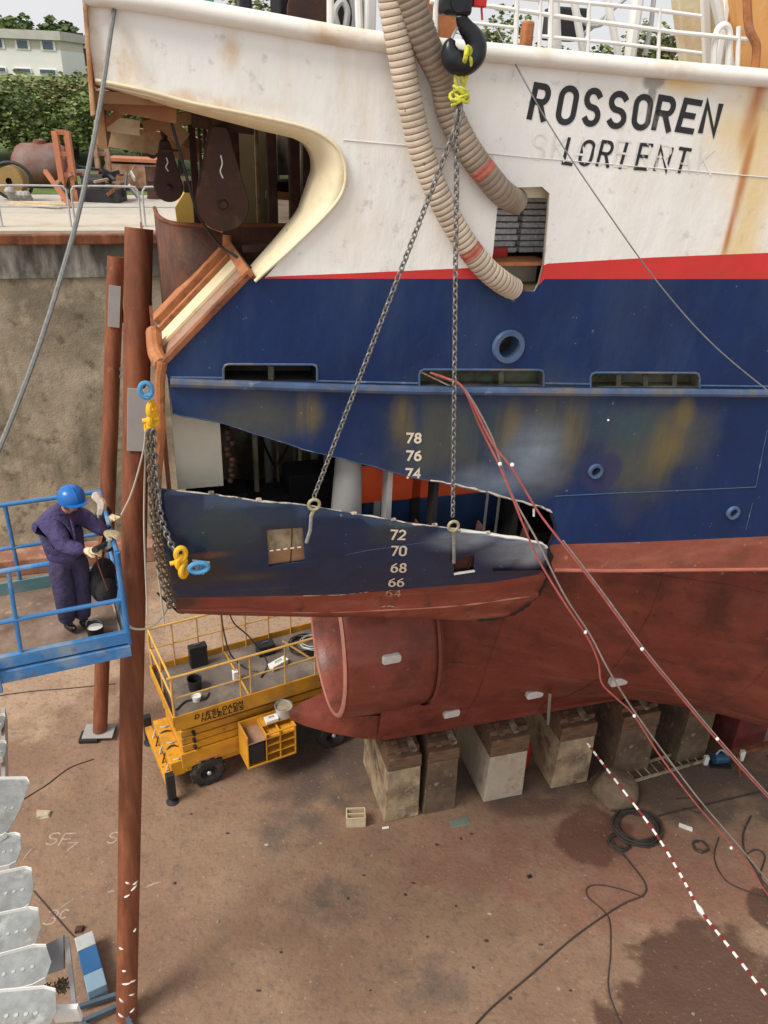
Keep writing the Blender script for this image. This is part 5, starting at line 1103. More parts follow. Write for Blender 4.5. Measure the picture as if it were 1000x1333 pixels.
t = thing('blue_shackle', 'blue shackle welded low on the left end of the hanging hull plate', 'shackle', hw(258, 738, .25, BP))
MB().tube([hw(259, 739, .20, BP)+U*(.085*cos(a))+V((0, 0, .05*sin(a))) for a in [2*pi*j/16 for j in range(16)]], .024, 8, closed=True).build('bow', M_shb, t); MB().cyl(hw(262, 732, .18, BP), hw(262, 746, .18, BP), .02, 8).build('pin', M_shb, t)
MB().prism([hw(250, 728, .12, BP), hw(273, 731, .12, BP), hw(265, 746, .12, BP), hw(256, 744, .12, BP)], VV*.03).build('lug', M_galv, t)
def cpts(pts, off): return spline([hw(x, y, off) for x, y in pts], 6)
M_chd = M('dark_rusty_chain', (.16, .12, .085), .6, metal=.4, var=.3, vs=20)
for i, (pts, off, lab, mt_) in enumerate([([(196, 560), (199, 620), (205, 680), (214, 730), (222, 770), (228, 795)], .24, 'dark chain hanging nearest the plate edge, its bottom end hidden behind the plate', M_chd),
        ([(194, 560), (196, 620), (200, 690), (209, 745), (222, 792)], .30, 'dark chain in the bundle, second from the plate edge', M_chd), ([(199, 560), (203, 620), (209, 670), (219, 700), (230, 722)], .28, 'grey chain running from the upper to the lower yellow shackles', M_steel)]):
    chain('hanging_chain', lab, cpts(pts, off), mt_, .075, .010, group='chains hanging by the stern edge')
for i, (pts, off, lab) in enumerate([([(190, 570), (188, 640), (188, 700), (192, 800)], .18, 'pale frayed rope hanging at the left side of the chain bundle'), ([(194, 575), (197, 650), (203, 720), (214, 812)], .2, 'pale thin rope hanging down the middle of the chain bundle, nearly to the lift'),
        ([(190, 560), (186, 590), (172, 640), (158, 670)], .2, 'thin pale rope slanting left across the thick rusty pipe')]):
    tag(MB().tube(cpts(pts, off), .009, 6).build('hanging_rope', M('rope_grey', (0, 0, 0))), lab, 'rope', 'ropes by the stern edge')
# jacket details
for pts in ([(64, 690), (66, 705), (70, 716)], [(92, 676), (96, 690), (98, 706)], [(76, 700), (84, 708), (92, 712)]):
    MB().tube(spline([wp(x, y, -.20) for x, y in pts], 4), [.004]+[.012]*(len(spline([wp(x, y, 0) for x, y in pts], 4))-2)+[.004], 6).build('jacket_crease', M_jack, wk)
# ---------------------------------------------------------------- hanging trawl blocks
def trawl_block(label, cx, cy, rpx, ty, b_):
    c = pl(cx, cy, b_); sc = (pl(cx+10, cy, b_)-c).length/10; r = rpx*sc; h = (cy-ty)*sc*1.03
    t = thing('trawl_block', label, 'pulley block', c+V((0, 0, h)), group='pulley blocks hanging in the stern opening')
    def cheek(off, th, k, nm_):
        pts = []
        for a in range(-200, 21, 10): pts.append(c+U*(r*k*cos(R(a)))+V((0, 0, r*k*sin(R(a))))+VV*off)
        pts += [c+U*(r*.5)+V((0, 0, h*.55))+VV*off, c+U*(r*.36)+V((0, 0, h*.72))+VV*off, c+U*(r*.25)+V((0, 0, h*.78))+VV*off, c-U*(r*.25)+V((0, 0, h*.78))+VV*off, c-U*(r*.36)+V((0, 0, h*.72))+VV*off, c-U*(r*.5)+V((0, 0, h*.55))+VV*off]
        MB().prism(pts, -VV*th).build(nm_, M_rustd, t, smooth=30, bevel=.008)
    cheek(.09, .03, 1, 'cheek'); cheek(-.06, .03, 1, 'cheek')
    MB().lathe([(r*.2, -.055), (r*.96, -.05), (r*.86, 0), (r*.96, .05), (r*.2, .055)], c, VV, 36).build('sheave', M_rust, t)
    MB().lathe([(0, .14), (r*.12, .14), (r*.17, .12), (r*.2, .095), (r*.34, .092), (r*.36, .085)], c, VV, 24).build('axle_cap', M_rustd, t)
    MB().lathe([(r*.1, 0), (r*.24, .05), (r*.26, .14), (r*.16, .22), (r*.1, .26)], c+V((0, 0, h*.74)), V((0, 0, 1)), 16).build('swivel', M_rustd, t)
    MB().tube([c+V((0, 0, h*.98))+U*(r*.2*cos(a))+V((0, 0, r*.3*sin(a))) for a in [2*pi*k/16 for k in range(16)]], r*.07, 8, closed=True).build('shackle', M_blk, t)
    MB().tube(spline([c+V((0, 0, h*.5))+VV*.1, c+V((.01, 0, h*.42))+VV*.1, c+V((-.01, 0, h*.34))+VV*.1, c+V((.01, 0, h*.27))+VV*.1], 3), .006, 5).build('paint_run', M_wpaint, t)
    return t
trawl_block('large dark rusty pulley block near the middle of the stern opening', 289, 264, 34, 150, 3.6)
trawl_block('smaller dark rusty pulley block hanging further aft against the bushes', 219, 242, 19, 172, 2.9)
tag(MB().tube(spline([pl(270, 180, 3.3), pl(272, 200, 3.4), pl(262, 235, 3.5), pl(259, 262, 3.6), pl(268, 290, 3.6), pl(290, 301, 3.6)], 6), .016, 8).build('block_rope', M_orr), 'rusty brown rope running down beside the large pulley block', 'rope')
tag(MB().tube(spline([pl(190, 200, 3.0), pl(200, 205, 3.0), pl(212, 196, 3.0), pl(236, 196, 3.0)], 5), .012, 6).build('block_rope', M_rustd), 'thin rope sagging beside the smaller pulley block', 'rope')

# ---------------------------------------------------------------- on deck
def dk(px, py, back=.12): return hw(px, py, -back)
def dtube(name, pts, r=.018, mt=None, back=.12, sm=0): 
    P = [dk(x, y, back) for x, y in pts]; return MB().tube(spline(P, 5) if sm else P, r, 8).build(name, mt or M_wpaint, ship)
dtube('rail_bar', [(640, 8), (760, 26), (880, 42), (983, 52)], .017); dtube('rail_bar', [(705, 47), (800, 56), (913, 69)], .014); dtube('rail_bar', [(705, -2), (830, 10), (913, 21)], .015); dtube('rail_bar', [(560, -18), (640, -8), (705, 0)], .016)
dtube('rail_bar', [(560, 2), (640, 8)], .016); dtube('rail_bar', [(600, 28), (672, 36)], .012)
for x, yb, yt, r_ in ((566, 50, -25, .02), (671, 60, 0, .02), (716, 64, -20, .022), (765, 67, 4, .016), (857, 78, 10, .016), (702, 62, -20, .016), (960, 90, 34, .02)): dtube('rail_post', [(x, yb+8), (x+2, yt)], r_)
dtube('mast_leg', [(760, 72), (742, -30)], .032, back=.3); dtube('mast_leg', [(806, 76), (785, -30)], .032, back=.3); dtube('mast_leg', [(820, 76), (834, -30)], .05, back=.3); dtube('mast_leg', [(726, 66), (722, -30)], .035, back=.25)
dtube('mast_brace', [(760, 45), (800, 10), (835, -20)], .018, M_galv, .4); dtube('mast_brace', [(840, 72), (848, 30), (853, -20)], .02, M_galv, .35); dtube('mast_hoop', [(748, 5), (755, 22), (768, 33), (785, 30), (795, 15)], .018, M_galv, .35, 1)
dtube('rail_post', [(929, 84), (930, 60), (935, 38), (945, 33), (950, 45), (948, 86)], .028, None, .15, 1)
dtube('cross_brace', [(932, 92), (950, -30)], .05, back=.5); dtube('cross_brace', [(955, 96), (925, -30)], .05, back=.5)
def deckprism(name, pts, back, th, mt): return MB().prism([hw(x, y, -back) for x, y in pts], -VV*th).build(name, mt, ship, smooth=0, bevel=.015)
deckprism('deckhouse', [(893, 86), (883, 0), (880, -60), (1100, -60), (1100, 110)], .9, .12, M_cream)
deckprism('deckhouse_trim', [(918, 88), (912, -60), (924, -60), (928, 90)], .82, .05, M_wpaint)
deckprism('crane_pedestal', [(968, 92), (958, 0), (955, -60), (1060, -60), (1070, 105)], .35, .15, M('crane_orange', (.72, .36, .12), .55, var=.12, vs=2, layers=[((.38, .13, .04), 2.5, .5, .65, .8), ((.75, .6, .4), 3, .58, .7, .6)]))
dtube('rust_pipe', [(982, 96), (985, 60), (975, 35), (972, -20)], .035, M_orr, .1, 1)
MB().lathe([(0, -.2), (.25, -.2), (.25, -.16), (.14, -.14), (.14, .14), (.25, .16), (.25, .2), (0, .2)], dk(410, 22, .5), VV, 28).build('winch_drum', M_rustd, ship)
for x0, w_, mt_ in ((365, 14, M_blk), (455, 18, M_galv), (477, 12, M_wpaint)): MB().box(dk(x0, 18, .6), (w_*.0075, .2, .28), Matrix.Rotation(AX+.2, 3, 'Z')).build('deck_fitting', mt_, ship, bevel=.02, smooth=0)
dtube('rail_post', [(430, 36), (430, -20)], .028); dtube('rail_post', [(468, 42), (466, -20)], .030)
dtube('mooring_loop', [(440, 36), (436, 15), (445, 2), (452, 14), (450, 36)], .025, M_galv, .3, 1)
MB().lathe([(0, -.1), (.2, -.1), (.2, .1), (0, .1)], dk(560, 30, .6), VV, 24).build('cable_reel', M_orr, ship); MB().box(dk(545, 24, .7), (.3, .2, .3), Matrix.Rotation(AX, 3, 'Z')).build('rusty_box', M_rustd, ship, bevel=.02, smooth=0)
MB().box(dk(686, 45, .7), (.09, .1, .2), Matrix.Rotation(AX, 3, 'Z')).build('deck_fitting', M_orr, ship, bevel=.02, smooth=0)
MB().box(dk(735, 32, 1.2), (.3, .3, .25), Matrix.Rotation(AX, 3, 'Z')).build('deck_box', M_blk, ship, bevel=.02, smooth=0); MB().box(dk(258, 0, .5), (.22, .2, .12), Matrix.Rotation(AX, 3, 'Z')).build('green_box', M('green_canvas', (.10, .42, .22), .7), ship, bevel=.02, smooth=0)
MB().box(dk(318, 2, .8), (.10, .2, .3), Matrix.Rotation(AX, 3, 'Z')).build('deck_fitting', M_blk, ship, bevel=.02, smooth=0)
# grey gratings stacked inside the hatch, red boxes below
gt_ = thing('grating_stack', 'grey stack of slatted gratings seen inside the side hatch', 'stack', w2(hs0+.45, 3.9, zs))
for i in range(2):
    for j in range(9): sx(MB(), hs0+.16+.31*i, hs0+.44+.31*i-.02*(j % 2), 3.75, 3.98, zs+.02+.055*j, zs+.062+.055*j).build('grating', M('grating_grey', (.78, .78, .76), .7, var=.3, vs=30), gt_, smooth=0, bevel=.004)
tagr = MB(); sx(tagr, hs0+.10, hs0+.28, 4.05, 4.15, zs-.015, zs+.09); tag(tagr.build('red_crate', M('red_plastic', (0, 0, 0)), smooth=0, bevel=.01), 'small red crate on the sill of the side hatch, below the gratings', 'crate')

# ---------------------------------------------------------------- wires, leads and tape
def cab(name, label, pts, r, mt, cat='cable', group=None, seg=8, mf=None, mats=None):
    P = spline([atD(x, y, d) for x, y, d in pts], seg); return tag(MB().tube(P, r, 7, mfun=mf).build(name, mats or mt), label, cat, group)
M_gw = M('grey_wire', (.20, .20, .19), .5, metal=.3, var=.2, vs=30)
cab('steel_cable', 'thick grey cable curving down the left edge in front of the bushes and dock wall', [(156, -30, 5.6), (146, 30, 5.6), (128, 150, 5.5), (104, 270, 5.4), (75, 375, 5.3), (42, 475, 5.2), (0, 582, 5.1), (-40, 670, 5)], .0165, M_gw, seg=14)
cab('steel_cable', 'black cable running down past the small pulley block to the ramp', [(176, -30, 6.2), (190, 30, 6.25), (214, 125, 6.4), (236, 205, 6.6), (258, 278, 6.9), (285, 318, 7.2), (305, 332, 7.1), (326, 348, 6.9)], .0125, M_blk, seg=10)
cab('thin_wire', 'thin wire crossing the ship name and ending at the right edge above the blue strake', [(640, 25, 6.2), (668, 78, 6.2), (720, 170, 6.3), (790, 275, 6.4), (860, 372, 6.6), (930, 450, 6.7), (1020, 525, 6.8)], .0055, M_gw, seg=10)
cab('thin_wire', 'short thin wire hanging from the gunwale to the top of the side hatch', [(634, 40, 6.6), (640, 100, 6.7), (650, 170, 6.9), (667, 240, 7.1)], .006, M_blk)
M_red = M('lead_red', (.42, .10, .085), .5, var=.2, vs=9); M_ld = M('lead_grey', (.30, .24, .22), .5, var=.2, vs=9)
def hd_(x, y, o): p = hw(x, y, o)-C0; return (x, y, p.dot(fwd))
L1 = [hd_(562, 486, .02), hd_(580, 492, .06), hd_(603, 505, .15), (625, 555, 7.5), (652, 610, 7.6), (680, 680, 7.8), (702, 730, 8.0), (735, 785, 8.2), (765, 830, 8.5), (779, 862, 8.7), (784, 890, 8.9), (806, 912, 9.1), (826, 932, 9.3), (860, 985, 9.6), (905, 1045, 10), (960, 1110, 10.6), (1000, 1165, 11), (1030, 1200, 11.4)]
cab('welding_lead', 'red lead from the middle slot that bulges in a loop over the anode', L1, .0105, M_red, 'cable', 'leads hanging from the middle slot')
L1b = [hd_(566, 488, .02), hd_(585, 495, .06), hd_(606, 508, .15), (640, 568, 7.5), (665, 640, 7.7), (700, 705, 7.9), (735, 775, 8.2), (768, 826, 8.5), (790, 868, 8.7), (812, 905, 9.0), (832, 935, 9.2), (866, 982, 9.6), (912, 1043, 10), (966, 1106, 10.6), (1035, 1190, 11.4)]
cab('welding_lead', 'greyish lead running close beside the looping red one', L1b, .0095, M_ld, 'cable', 'leads hanging from the middle slot')
L2_ = [hd_(560, 485, .03), hd_(590, 497, .07), hd_(608, 512, .15), (640, 575, 7.5), (668, 612, 7.6), (700, 665, 7.8), (730, 705, 7.9), (780, 770, 8.2), (835, 845, 8.6), (880, 900, 9.0), (932, 962, 9.5), (985, 1022, 10), (1030, 1070, 10.4)]
cab('welding_lead', 'upper red lead running nearly straight from the middle slot to the right edge', L2_, .0105, M_red, 'cable', 'leads hanging from the middle slot')
cab('welding_lead', 'grey lead twinned with the straight upper red one across the keel blocks', [(x+3, y-1, d+.03) for x, y, d in L2_[6:]], .0105, M_ld, 'cable', 'leads hanging from the middle slot')
for (x, y, d, lab) in ((651, 604, 7.55, 'white tape wrap on the red lead under the middle slot, the left one'), (667, 605, 7.5, 'white tape wrap on the red lead under the middle slot, the right one'), (762, 823, 8.45, 'white tape wrap on the lead above the looping part'), (836, 845, 8.55, 'white tape wrap on the straight upper lead'), (826, 932, 9.2, 'pale tape wrap on the lead over the keel blocks'), (934, 962, 9.4, 'pale tape wrap low on the straight lead'), (952, 1104, 10.4, 'pale tape wrap where the leads near the right edge')):
    tag(MB().ball(atD(x, y, d), .021, 8).build('tape_wrap', M_wpaint), lab, 'tape', 'white tape wraps on the leads')
M_tw = M('tape_white', (.85, .83, .8), .5); M_tr = M('tape_red', (.22, .035, .03), .5)
TP = [(765, 968, 12.8), (800, 1014, 12.2), (850, 1080, 11.2), (885, 1137, 10.5), (912, 1185, 10), (955, 1240, 9.3), (1003, 1303, 8.6), (1030, 1340, 8.3)]
cab('barrier_tape', 'red and white striped barrier tape slanting across the lower right floor', TP, .0175, None, 'tape', seg=16, mf=lambda i: (i//2) % 2, mats=[M_tw, M_tr])
tag(MB().tube(spline([atD(906, 1176, 10.03), atD(911, 1184, 9.97), atD(915, 1190, 10), atD(919, 1196, 9.99)], 3), [.01, .02, .03, .034, .034, .03, .026, .022, .015, .008], 8).build('tape_knot', M_tw), 'white knot in the striped barrier tape', 'knot')

# ---------------------------------------------------------------- things on the dock floor
def fp_(px, py, z=.012): return atZ(px, py, z)
def fcab(name, label, pts, r, mt=None, cat='hose', group='hoses lying on the dock floor'):
    return tag(MB().tube(spline([fp_(x, y, r+.003) for x, y in pts], 8), r, 7).build(name, mt or M_blk), label, cat, group)
M_fh = M('floor_hose', (.045, .035, .03), .7, var=.4, vs=3)
coil('hose_coil', 'dark coiled hose lying on the floor beside the round stone', fp_(829, 1080, 0), .44, 9, M_fh, .020, 3, .10, 'hose', .4)
coil('loose_coil', 'small loose coil of thin cable on the floor right of the big coil', fp_(912, 1103, 0), .16, 3, M_fh, .010, 6, .02, 'cable', .9)
coil('loose_coil', 'tangled hose heap on the near side of the big coil', fp_(806, 1098, 0), .22, 4, M_fh, .016, 9, .07, 'hose', .9)
fcab('floor_hose', 'dark hose running from the coil to the right edge below the ladder', [(858, 1062), (900, 1052), (950, 1040), (1010, 1026)], .018, M_fh)
fcab('floor_hose', 'hose from the coil making a bend and running off at the bottom edge', [(805, 1105), (822, 1125), (840, 1150), (838, 1165), (815, 1175), (790, 1190), (745, 1222), (690, 1270), (640, 1312), (610, 1345)], .015, M_fh)
fcab('floor_hose', 'thin loop of hose crossing the bend on the pink floor', [(838, 1168), (810, 1158), (780, 1152), (765, 1156), (766, 1168), (785, 1185), (794, 1200), (795, 1240), (792, 1285), (803, 1320), (815, 1345)], .011, M_fh)
fcab('floor_hose', 'thin wavy cable lying right of the pale wedge piece', [(936, 1090), (930, 1115), (940, 1140), (960, 1155), (1010, 1172)], .012, M_fh)
fcab('floor_hose', 'dark hose snaking down near the right edge', [(978, 1062), (968, 1085), (970, 1110), (985, 1135), (1005, 1180), (1015, 1200)], .018, M_fh)
fcab('floor_hose', 'short looping hose at the right edge beside the snaking one', [(972, 1112), (985, 1106), (996, 1115), (990, 1140), (1000, 1155)], .014, M_fh)
fcab('floor_hose', 'short curled cable on the floor under the striped tape', [(890, 1052), (915, 1058), (905, 1040), (880, 1040)], .010, M_fh)
fcab('floor_wire', 'thin dark wire on the left floor near the pipe foot', [(28, 1042), (60, 1022), (90, 1000), (122, 988)], .010, M_fh, 'wire', 'wires on the left floor'); fcab('floor_wire', 'thin wire along the joint at the far left floor', [(-10, 907), (40, 900), (90, 896), (150, 890)], .010, M_fh, 'wire', 'wires on the left floor'); fcab('floor_wire', 'thin wire leading to the blue and grey box', [(44, 1160), (70, 1190), (92, 1215), (100, 1222)], .010, M_fh, 'wire', 'wires on the left floor')
# ladder
la0, la1 = fp_(822, 1018, .06), fp_(925, 988, .06); ld = (la1-la0).normalized(); ls = V((-ld.y, ld.x, 0))
lad = thing('ladder', 'steel ladder lying on the floor in front of the dim keel blocks', 'ladder', la0); 
for o_ in (0, .36): MB().beam(la0+ls*o_, la1+ls*o_, .035, .06).build('side_rail', M_dirtyin, lad, smooth=0)
for k in range(10): p = la0.lerp(la1, (k+.5)/10); MB().cyl(p, p+ls*.36, .016, 8).build('rung', M_dirtyin, lad)
# round stone
st = MB(); c = fp_(797, 1038, 0); k0 = 0
st.lathe([(0, 0), (.36, .0), (.42, .08), (.43, .3), (.38, .42), (.25, .50), (0, .53)], c+V((0, 0, .0)), V((.25, -.1, 1)), 22)
rg = random.Random(12); st.v = [p+V((mnoise.noise(p*2.2), mnoise.noise(p*2.2+V((7, 0, 0))), .5*mnoise.noise(p*2+V((0, 9, 0)))))*.10 for p in st.v]
tag(st.build('stone', M('brown_stone', (.20, .145, .095), .95, var=.3, vs=3, bump=(7, .05))), 'rounded brown stone block lying by the coil under the tape', 'stone')
# small crate
cr = thing('small_crate', 'small open pale box on the floor left of the first keel block', 'crate', fp_(463, 1070, 0), .1); CM = ROOTM[cr.name]
M_pine = M('pale_wood', (.62, .50, .33), .8, var=.15, vs=6)
for a, b in (((0, 0, .015), (.36, .26, .03)), ((0, -.12, .13), (.36, .02, .22)), ((0, .12, .13), (.36, .02, .22)), ((-.17, 0, .13), (.02, .22, .22)), ((.17, 0, .13), (.02, .22, .22)), ((0, 0, .14), (.30, .02, .18))): MB().box(a, b, M4=CM).build('crate_board', M_pine, cr, smooth=0, bevel=.003)
# small rubbish
def bit(name, label, px, py, sz, mt, rz=0, cat='scrap', z=0):
    c = fp_(px, py, 0); m4 = Matrix.Translation(c) @ Matrix.Rotation(rz, 4, 'Z'); mb = MB().box((0, 0, sz[2]/2), sz, M4=m4)
    mb.v = [p+V((mnoise.noise(p*7), mnoise.noise(p*7+V((3, 0, 0))), 0))*min(sz[:2])*.5 for p in mb.v]; return tag(mb.build(name, mt, smooth=0, bevel=.006), label, cat)
bit('glass_shard', 'flat greenish glass scrap on the floor in front of the blocks', 597, 1070, (.4, .2, .01), M('greenish_scrap', (.16, .20, .17), .4), .3)
bit('wood_offcut', 'small dark offcut on the pink floor below the third block', 690, 1142, (.09, .06, .03), M_blk, .2); bit('wood_offcut', 'pale wedge piece on the floor right of the coil', 892, 1078, (.26, .07, .05), M_wpaint, -.4)
bit('wood_offcut', 'tiny pale chip near the foot of the first block', 502, 1078, (.12, .05, .02), M_wpaint, .2); bit('rag_scrap', 'brown and white crumpled scrap on the left floor', 57, 1062, (.26, .14, .06), M_dirtyin, .2); bit('rag_scrap', 'dark reddish lump near the blue and grey box', 104, 1211, (.12, .10, .06), M_rustd, .2)
for k, (x, y) in enumerate([(552, 1102), (571, 1100), (600, 1092), (615, 1086), (420, 1098), (470, 1140), (530, 1165), (590, 1180), (640, 1190), (560, 1220), (630, 1225), (700, 1230), (350, 1100), (300, 1085), (250, 1060), (370, 1240), (280, 1200), (230, 1150), (740, 1290), (880, 1260), (905, 1320), (668, 1300), (480, 1290), (340, 1290), (760, 1170), (840, 1230), (540, 1150), (455, 1170), (505, 1195), (620, 1260)]):
    c = fp_(x+random.uniform(-4, 4), y, 0); mb = MB().ball(c+V((0, 0, .008)), V((random.uniform(.02, .05), random.uniform(.015, .035), .012)), 6); o = mb.build('debris_chip', M_dirtyin if k % 4 == 0 else M_fh, smooth=0)
    tag(o, 'small dark or pale chip of debris lying loose on the open dock floor', 'chip', 'chips of debris on the floor')
# a shiny pump and a red trestle under the hull at right
pm = thing('pump', 'small blue and silver pump on the floor at the end of the ladder', 'pump', fp_(936, 993, 0)); c = fp_(936, 995, 0)
MB().cyl(c+V((-.15, 0, .16)), c+V((.15, .05, .16)), .12, 18).build('pump_body', M('pump_blue', (.03, .10, .18), .4, var=.2), pm); MB().box(c+V((0, 0, .03)), (.42, .26, .05)).build('base', M_blk, pm, smooth=0); MB().tube(spline([c+V((-.12, 0, .28)), c+V((-.05, 0, .40)), c+V((.05, 0, .34)), c+V((.14, 0, .26))], 4), .02, 8).build('outlet', M_galv, pm); MB().box(c+V((-.3, -.02, .12)), (.09, .09, .22)).build('valve', M_wpaint, pm, smooth=0, bevel=.01)
tr = thing('trestle', 'low rusty red trestle with pale clamps near the right edge', 'trestle', fp_(975, 1000, 0)); c = fp_(975, 998, 0)
MB().beam(c+V((-.4, 0, .38)), c+V((.6, .3, .42)), .12, .08).build('top_bar', M_rust, tr, smooth=0)
for o_ in (-.35, .5):
    for q_ in (-.18, .18): MB().beam(c+V((o_, o_*.3, .38)), c+V((o_+.05, o_*.3+q_, 0)), .05, .05).build('leg', M_rust, tr, smooth=0)
MB().box(c+V((-.25, -.05, .35)), (.10, .08, .26)).build('clamp', M_wpaint, tr, smooth=0, bevel=.01)
# chalk marks on the floor
def mark(text, px, py, w_, h_, wd=.03):
    mb = MB(); p0 = fp_(px, py, 0); x = 0
    for ch in text: letter(mb, ch, V((p0.x+x, p0.y)), V((w_, .1*w_)), V((.1*h_, h_)), wd, lambda a, b, o: V((a, b, o))); x += w_*1.4
    mb.build('floor_marking', M('chalk', (.40, .30, .23), .9, var=.3, vs=9), smooth=0, kind='structure')
mark('SF', 58, 1100, .18, .26); mark('7', 84, 1107, .16, .16); mark('3', 55, 1204, .18, .26); mark('C', 76, 1196, .12, .16); mark('SC', 138, 1098, .16, .24)
for a, b in (((30, 1120), (42, 1105)), ((70, 1190), (97, 1170)), ((140, 1162), (150, 1160)), ((190, 1155), (210, 1148))):
    p, q_ = fp_(*a, 0), fp_(*b, 0); MB().tube([p, p.lerp(q_, .5)+V((.01, .02, 0)), q_], [.012, .02, .008], 5).build('floor_marking', M('chalk', (0, 0, 0)), kind='structure')

# ---------------------------------------------------------------- galvanised stair and boxes at the lower left
gs = thing('gangway_stair', 'galvanised stair of folded steel treads coming up the left edge', 'stair', atD(0, 1320, 6))
def tread(cx, cy, d, wpx, hpx, tilt, dark=False):
    """one folded U tread seen from above: tray, raised lips and a chamfered end"""
    mg = M('tread_galvanised', (.30, .31, .305), .5, metal=.25, var=.22, vs=7, layers=[((.20, .17, .13), 2.2, .45, .66, .75), ((.60, .61, .60), 5, .58, .7, .5), ((.12, .09, .06), 6, .6, .72, .6)], bump=(14, .004))
    c = atD(cx, cy, d); sc = d/F; w_, h_ = wpx*sc, hpx*sc; x = (rt*cos(tilt)+V((0, 1, 0))*sin(tilt)*.9); x.z *= .2; x.normalize(); y = V((0, 0, 1)).cross(x).normalized(); L_ = w_+.5
    o2 = [(0, -h_*.42), (-w_*.25, -h_*.5), (-L_, -h_*.5), (-L_, h_*.5), (-w_*.25, h_*.5), (0, h_*.42), (w_*.12, 0)]
    P = [c+x*a+y*b for a, b in o2]; q_ = MB().prism(P, V((0, 0, -.006))).build('tread', mg, gs, smooth=0, bevel=.003)
    for sg in (-1, 1):
        MB().beam(c+y*(h_*.5*sg)-x*L_, c+y*(h_*.5*sg)-x*w_*.25, .006, .07).build('tread_lip', M_wpaint, q_, smooth=0); MB().beam(c+y*(h_*.5*sg)-x*w_*.25, c+y*(h_*.42*sg), .006, .07).build('tread_lip', M_wpaint, q_, smooth=0)
    for k in range(5): MB().cyl(c-x*(w_*.3+.07*k)+V((0, 0, .001)), c-x*(w_*.3+.07*k)+V((0, 0, .006)), .016, 10).build('grip_stud', M_galv, q_)
for a in ((4, 943, 9.5, 10, 34, .2), (6, 978, 9.0, 14, 34, .25), (24, 1052, 8.2, 26, 100, .05), (24, 1106, 7.8, 28, 52, .28), (40, 1156, 7.4, 34, 66, .34), (48, 1208, 6.9, 46, 62, .30), (60, 1254, 6.5, 56, 56, .36), (66, 1318, 6.0, 62, 66, .12)): tread(*a)
MB().prism([atD(0, 1262, 7.0), atD(82, 1218, 7.0), atD(83, 1262, 7.0), atD(0, 1290, 7.0)], V((0, .03, -.03))).build('side_plate', M('grey_plate', (.22, .23, .24), .6, var=.15), gs, smooth=0)
MB().beam(atD(88, 1226, 7.2), atD(101, 1345, 6.2), .035, .10).build('stringer', M_galv, gs, smooth=0, bevel=.004); MB().beam(atD(6, 930, 9.9), atD(8, 1345, 6.4), .04, .2).build('stringer', M_galv, gs, smooth=0); MB().beam(atD(-10, 1200, 7.6), atD(-10, 1345, 6.0), .04, .14).build('stringer', M_galv, gs, smooth=0)
MB().beam(atD(70, 1320, 6.2), atD(104, 1318, 6.2), .04, .16).build('landing_edge', M_wpaint, gs, smooth=0)
br = MB(); rg = random.Random(4); c0, c1 = atD(45, 1296, 7.1), atD(88, 1282, 7.1)
for k in range(120): p = c0.lerp(c1, rg.random()); d = V((rg.uniform(-1, 1), rg.uniform(-1, 1), rg.uniform(-.6, 1))).normalized(); br.tube([p, p+d*rg.uniform(.05, .09)], .006, 4)
ob = br.build('cable_brush', M('brown_bristle', (.10, .085, .05), .95, var=.4), smooth=0); tag(ob, 'dark bristly brush roll lying between the grey plates at lower left', 'brush')
bb = thing('box_barrier', 'long box with a blue middle and pale grey ends beside the pipe foot', 'box', fp_(120, 1300, 0)); e0, e1 = fp_(130, 1303, .0), fp_(112, 1232, .0); e0.z = e1.z = .16
for a, b, mt_, nm_ in ((0, .30, M('bluegrey_plastic', (.20, .30, .38), .5, var=.1), 'end_section'), (.302, .74, M('deep_blue_plastic', (.02, .10, .24), .45, var=.1), 'middle_section'), (.742, 1.0, M_galv, 'end_section')): MB().beam(e0.lerp(e1, a), e0.lerp(e1, b), .28, .30).build(nm_, mt_, bb, smooth=0, bevel=.012)
fr2 = thing('metal_stand', 'low dark grey steel frame on the floor at the foot of the thick pipe', 'frame', fp_(130, 1325, 0))
for a, b in (((108, 1330), (158, 1308)), ((108, 1330), (118, 1352)), ((158, 1308), (172, 1340)), ((100, 1312), (150, 1296))): MB().beam(fp_(*a, .12), fp_(*b, .12), .06, .08).build('frame_bar', M('dark_blue_steel', (.07, .10, .13), .5, var=.2), fr2, smooth=0)

# ---------------------------------------------------------------- on the quay
def qp(px, py, z=QZ): return atZ(px, py, z)
hg = None
def hoop(s0, s1, b, label):
    t = thing('quay_railing', label, 'railing', P3((s0+s1)/2, b, QZ), group='tubular railing hoops along the quay edge'); h = 1.02
    MB().tube(spline([P3(s0, b, QZ+.05), P3(s0, b, QZ+h-.2), P3(s0+.05, b, QZ+h-.05), P3(s0+.2, b, QZ+h), P3(s1-.2, b, QZ+h), P3(s1-.05, b, QZ+h-.05), P3(s1, b, QZ+h-.2), P3(s1, b, QZ+.05)], 4), .024, 8).build('hoop', M_galv, t)
    MB().tube([P3(s0, b, QZ+.55), P3(s1, b, QZ+.55)], .018, 8).build('mid_bar', M_galv, t)
    for s_ in (s0, s1): MB().cyl(P3(s_, b, QZ+.03), P3(s_, b, QZ+.11), .05, 10).build('foot', M_galv, t)
def qs(px, b): return sp(px, 289, lambda s, z: b)[0]
bq = WB-.45; s93 = qs(92, bq); s0 = s93
labs = ['quay railing hoop just left of the thick cable, in front of the rusty tank', 'quay railing hoop at the left edge before the yellow hose reel', 'quay railing hoop beyond the left edge of the rusty tank']
for k in range(3): hoop(s93-1.55*(k+1)-.1*k, s93-1.55*k-.1*k, bq, labs[k])
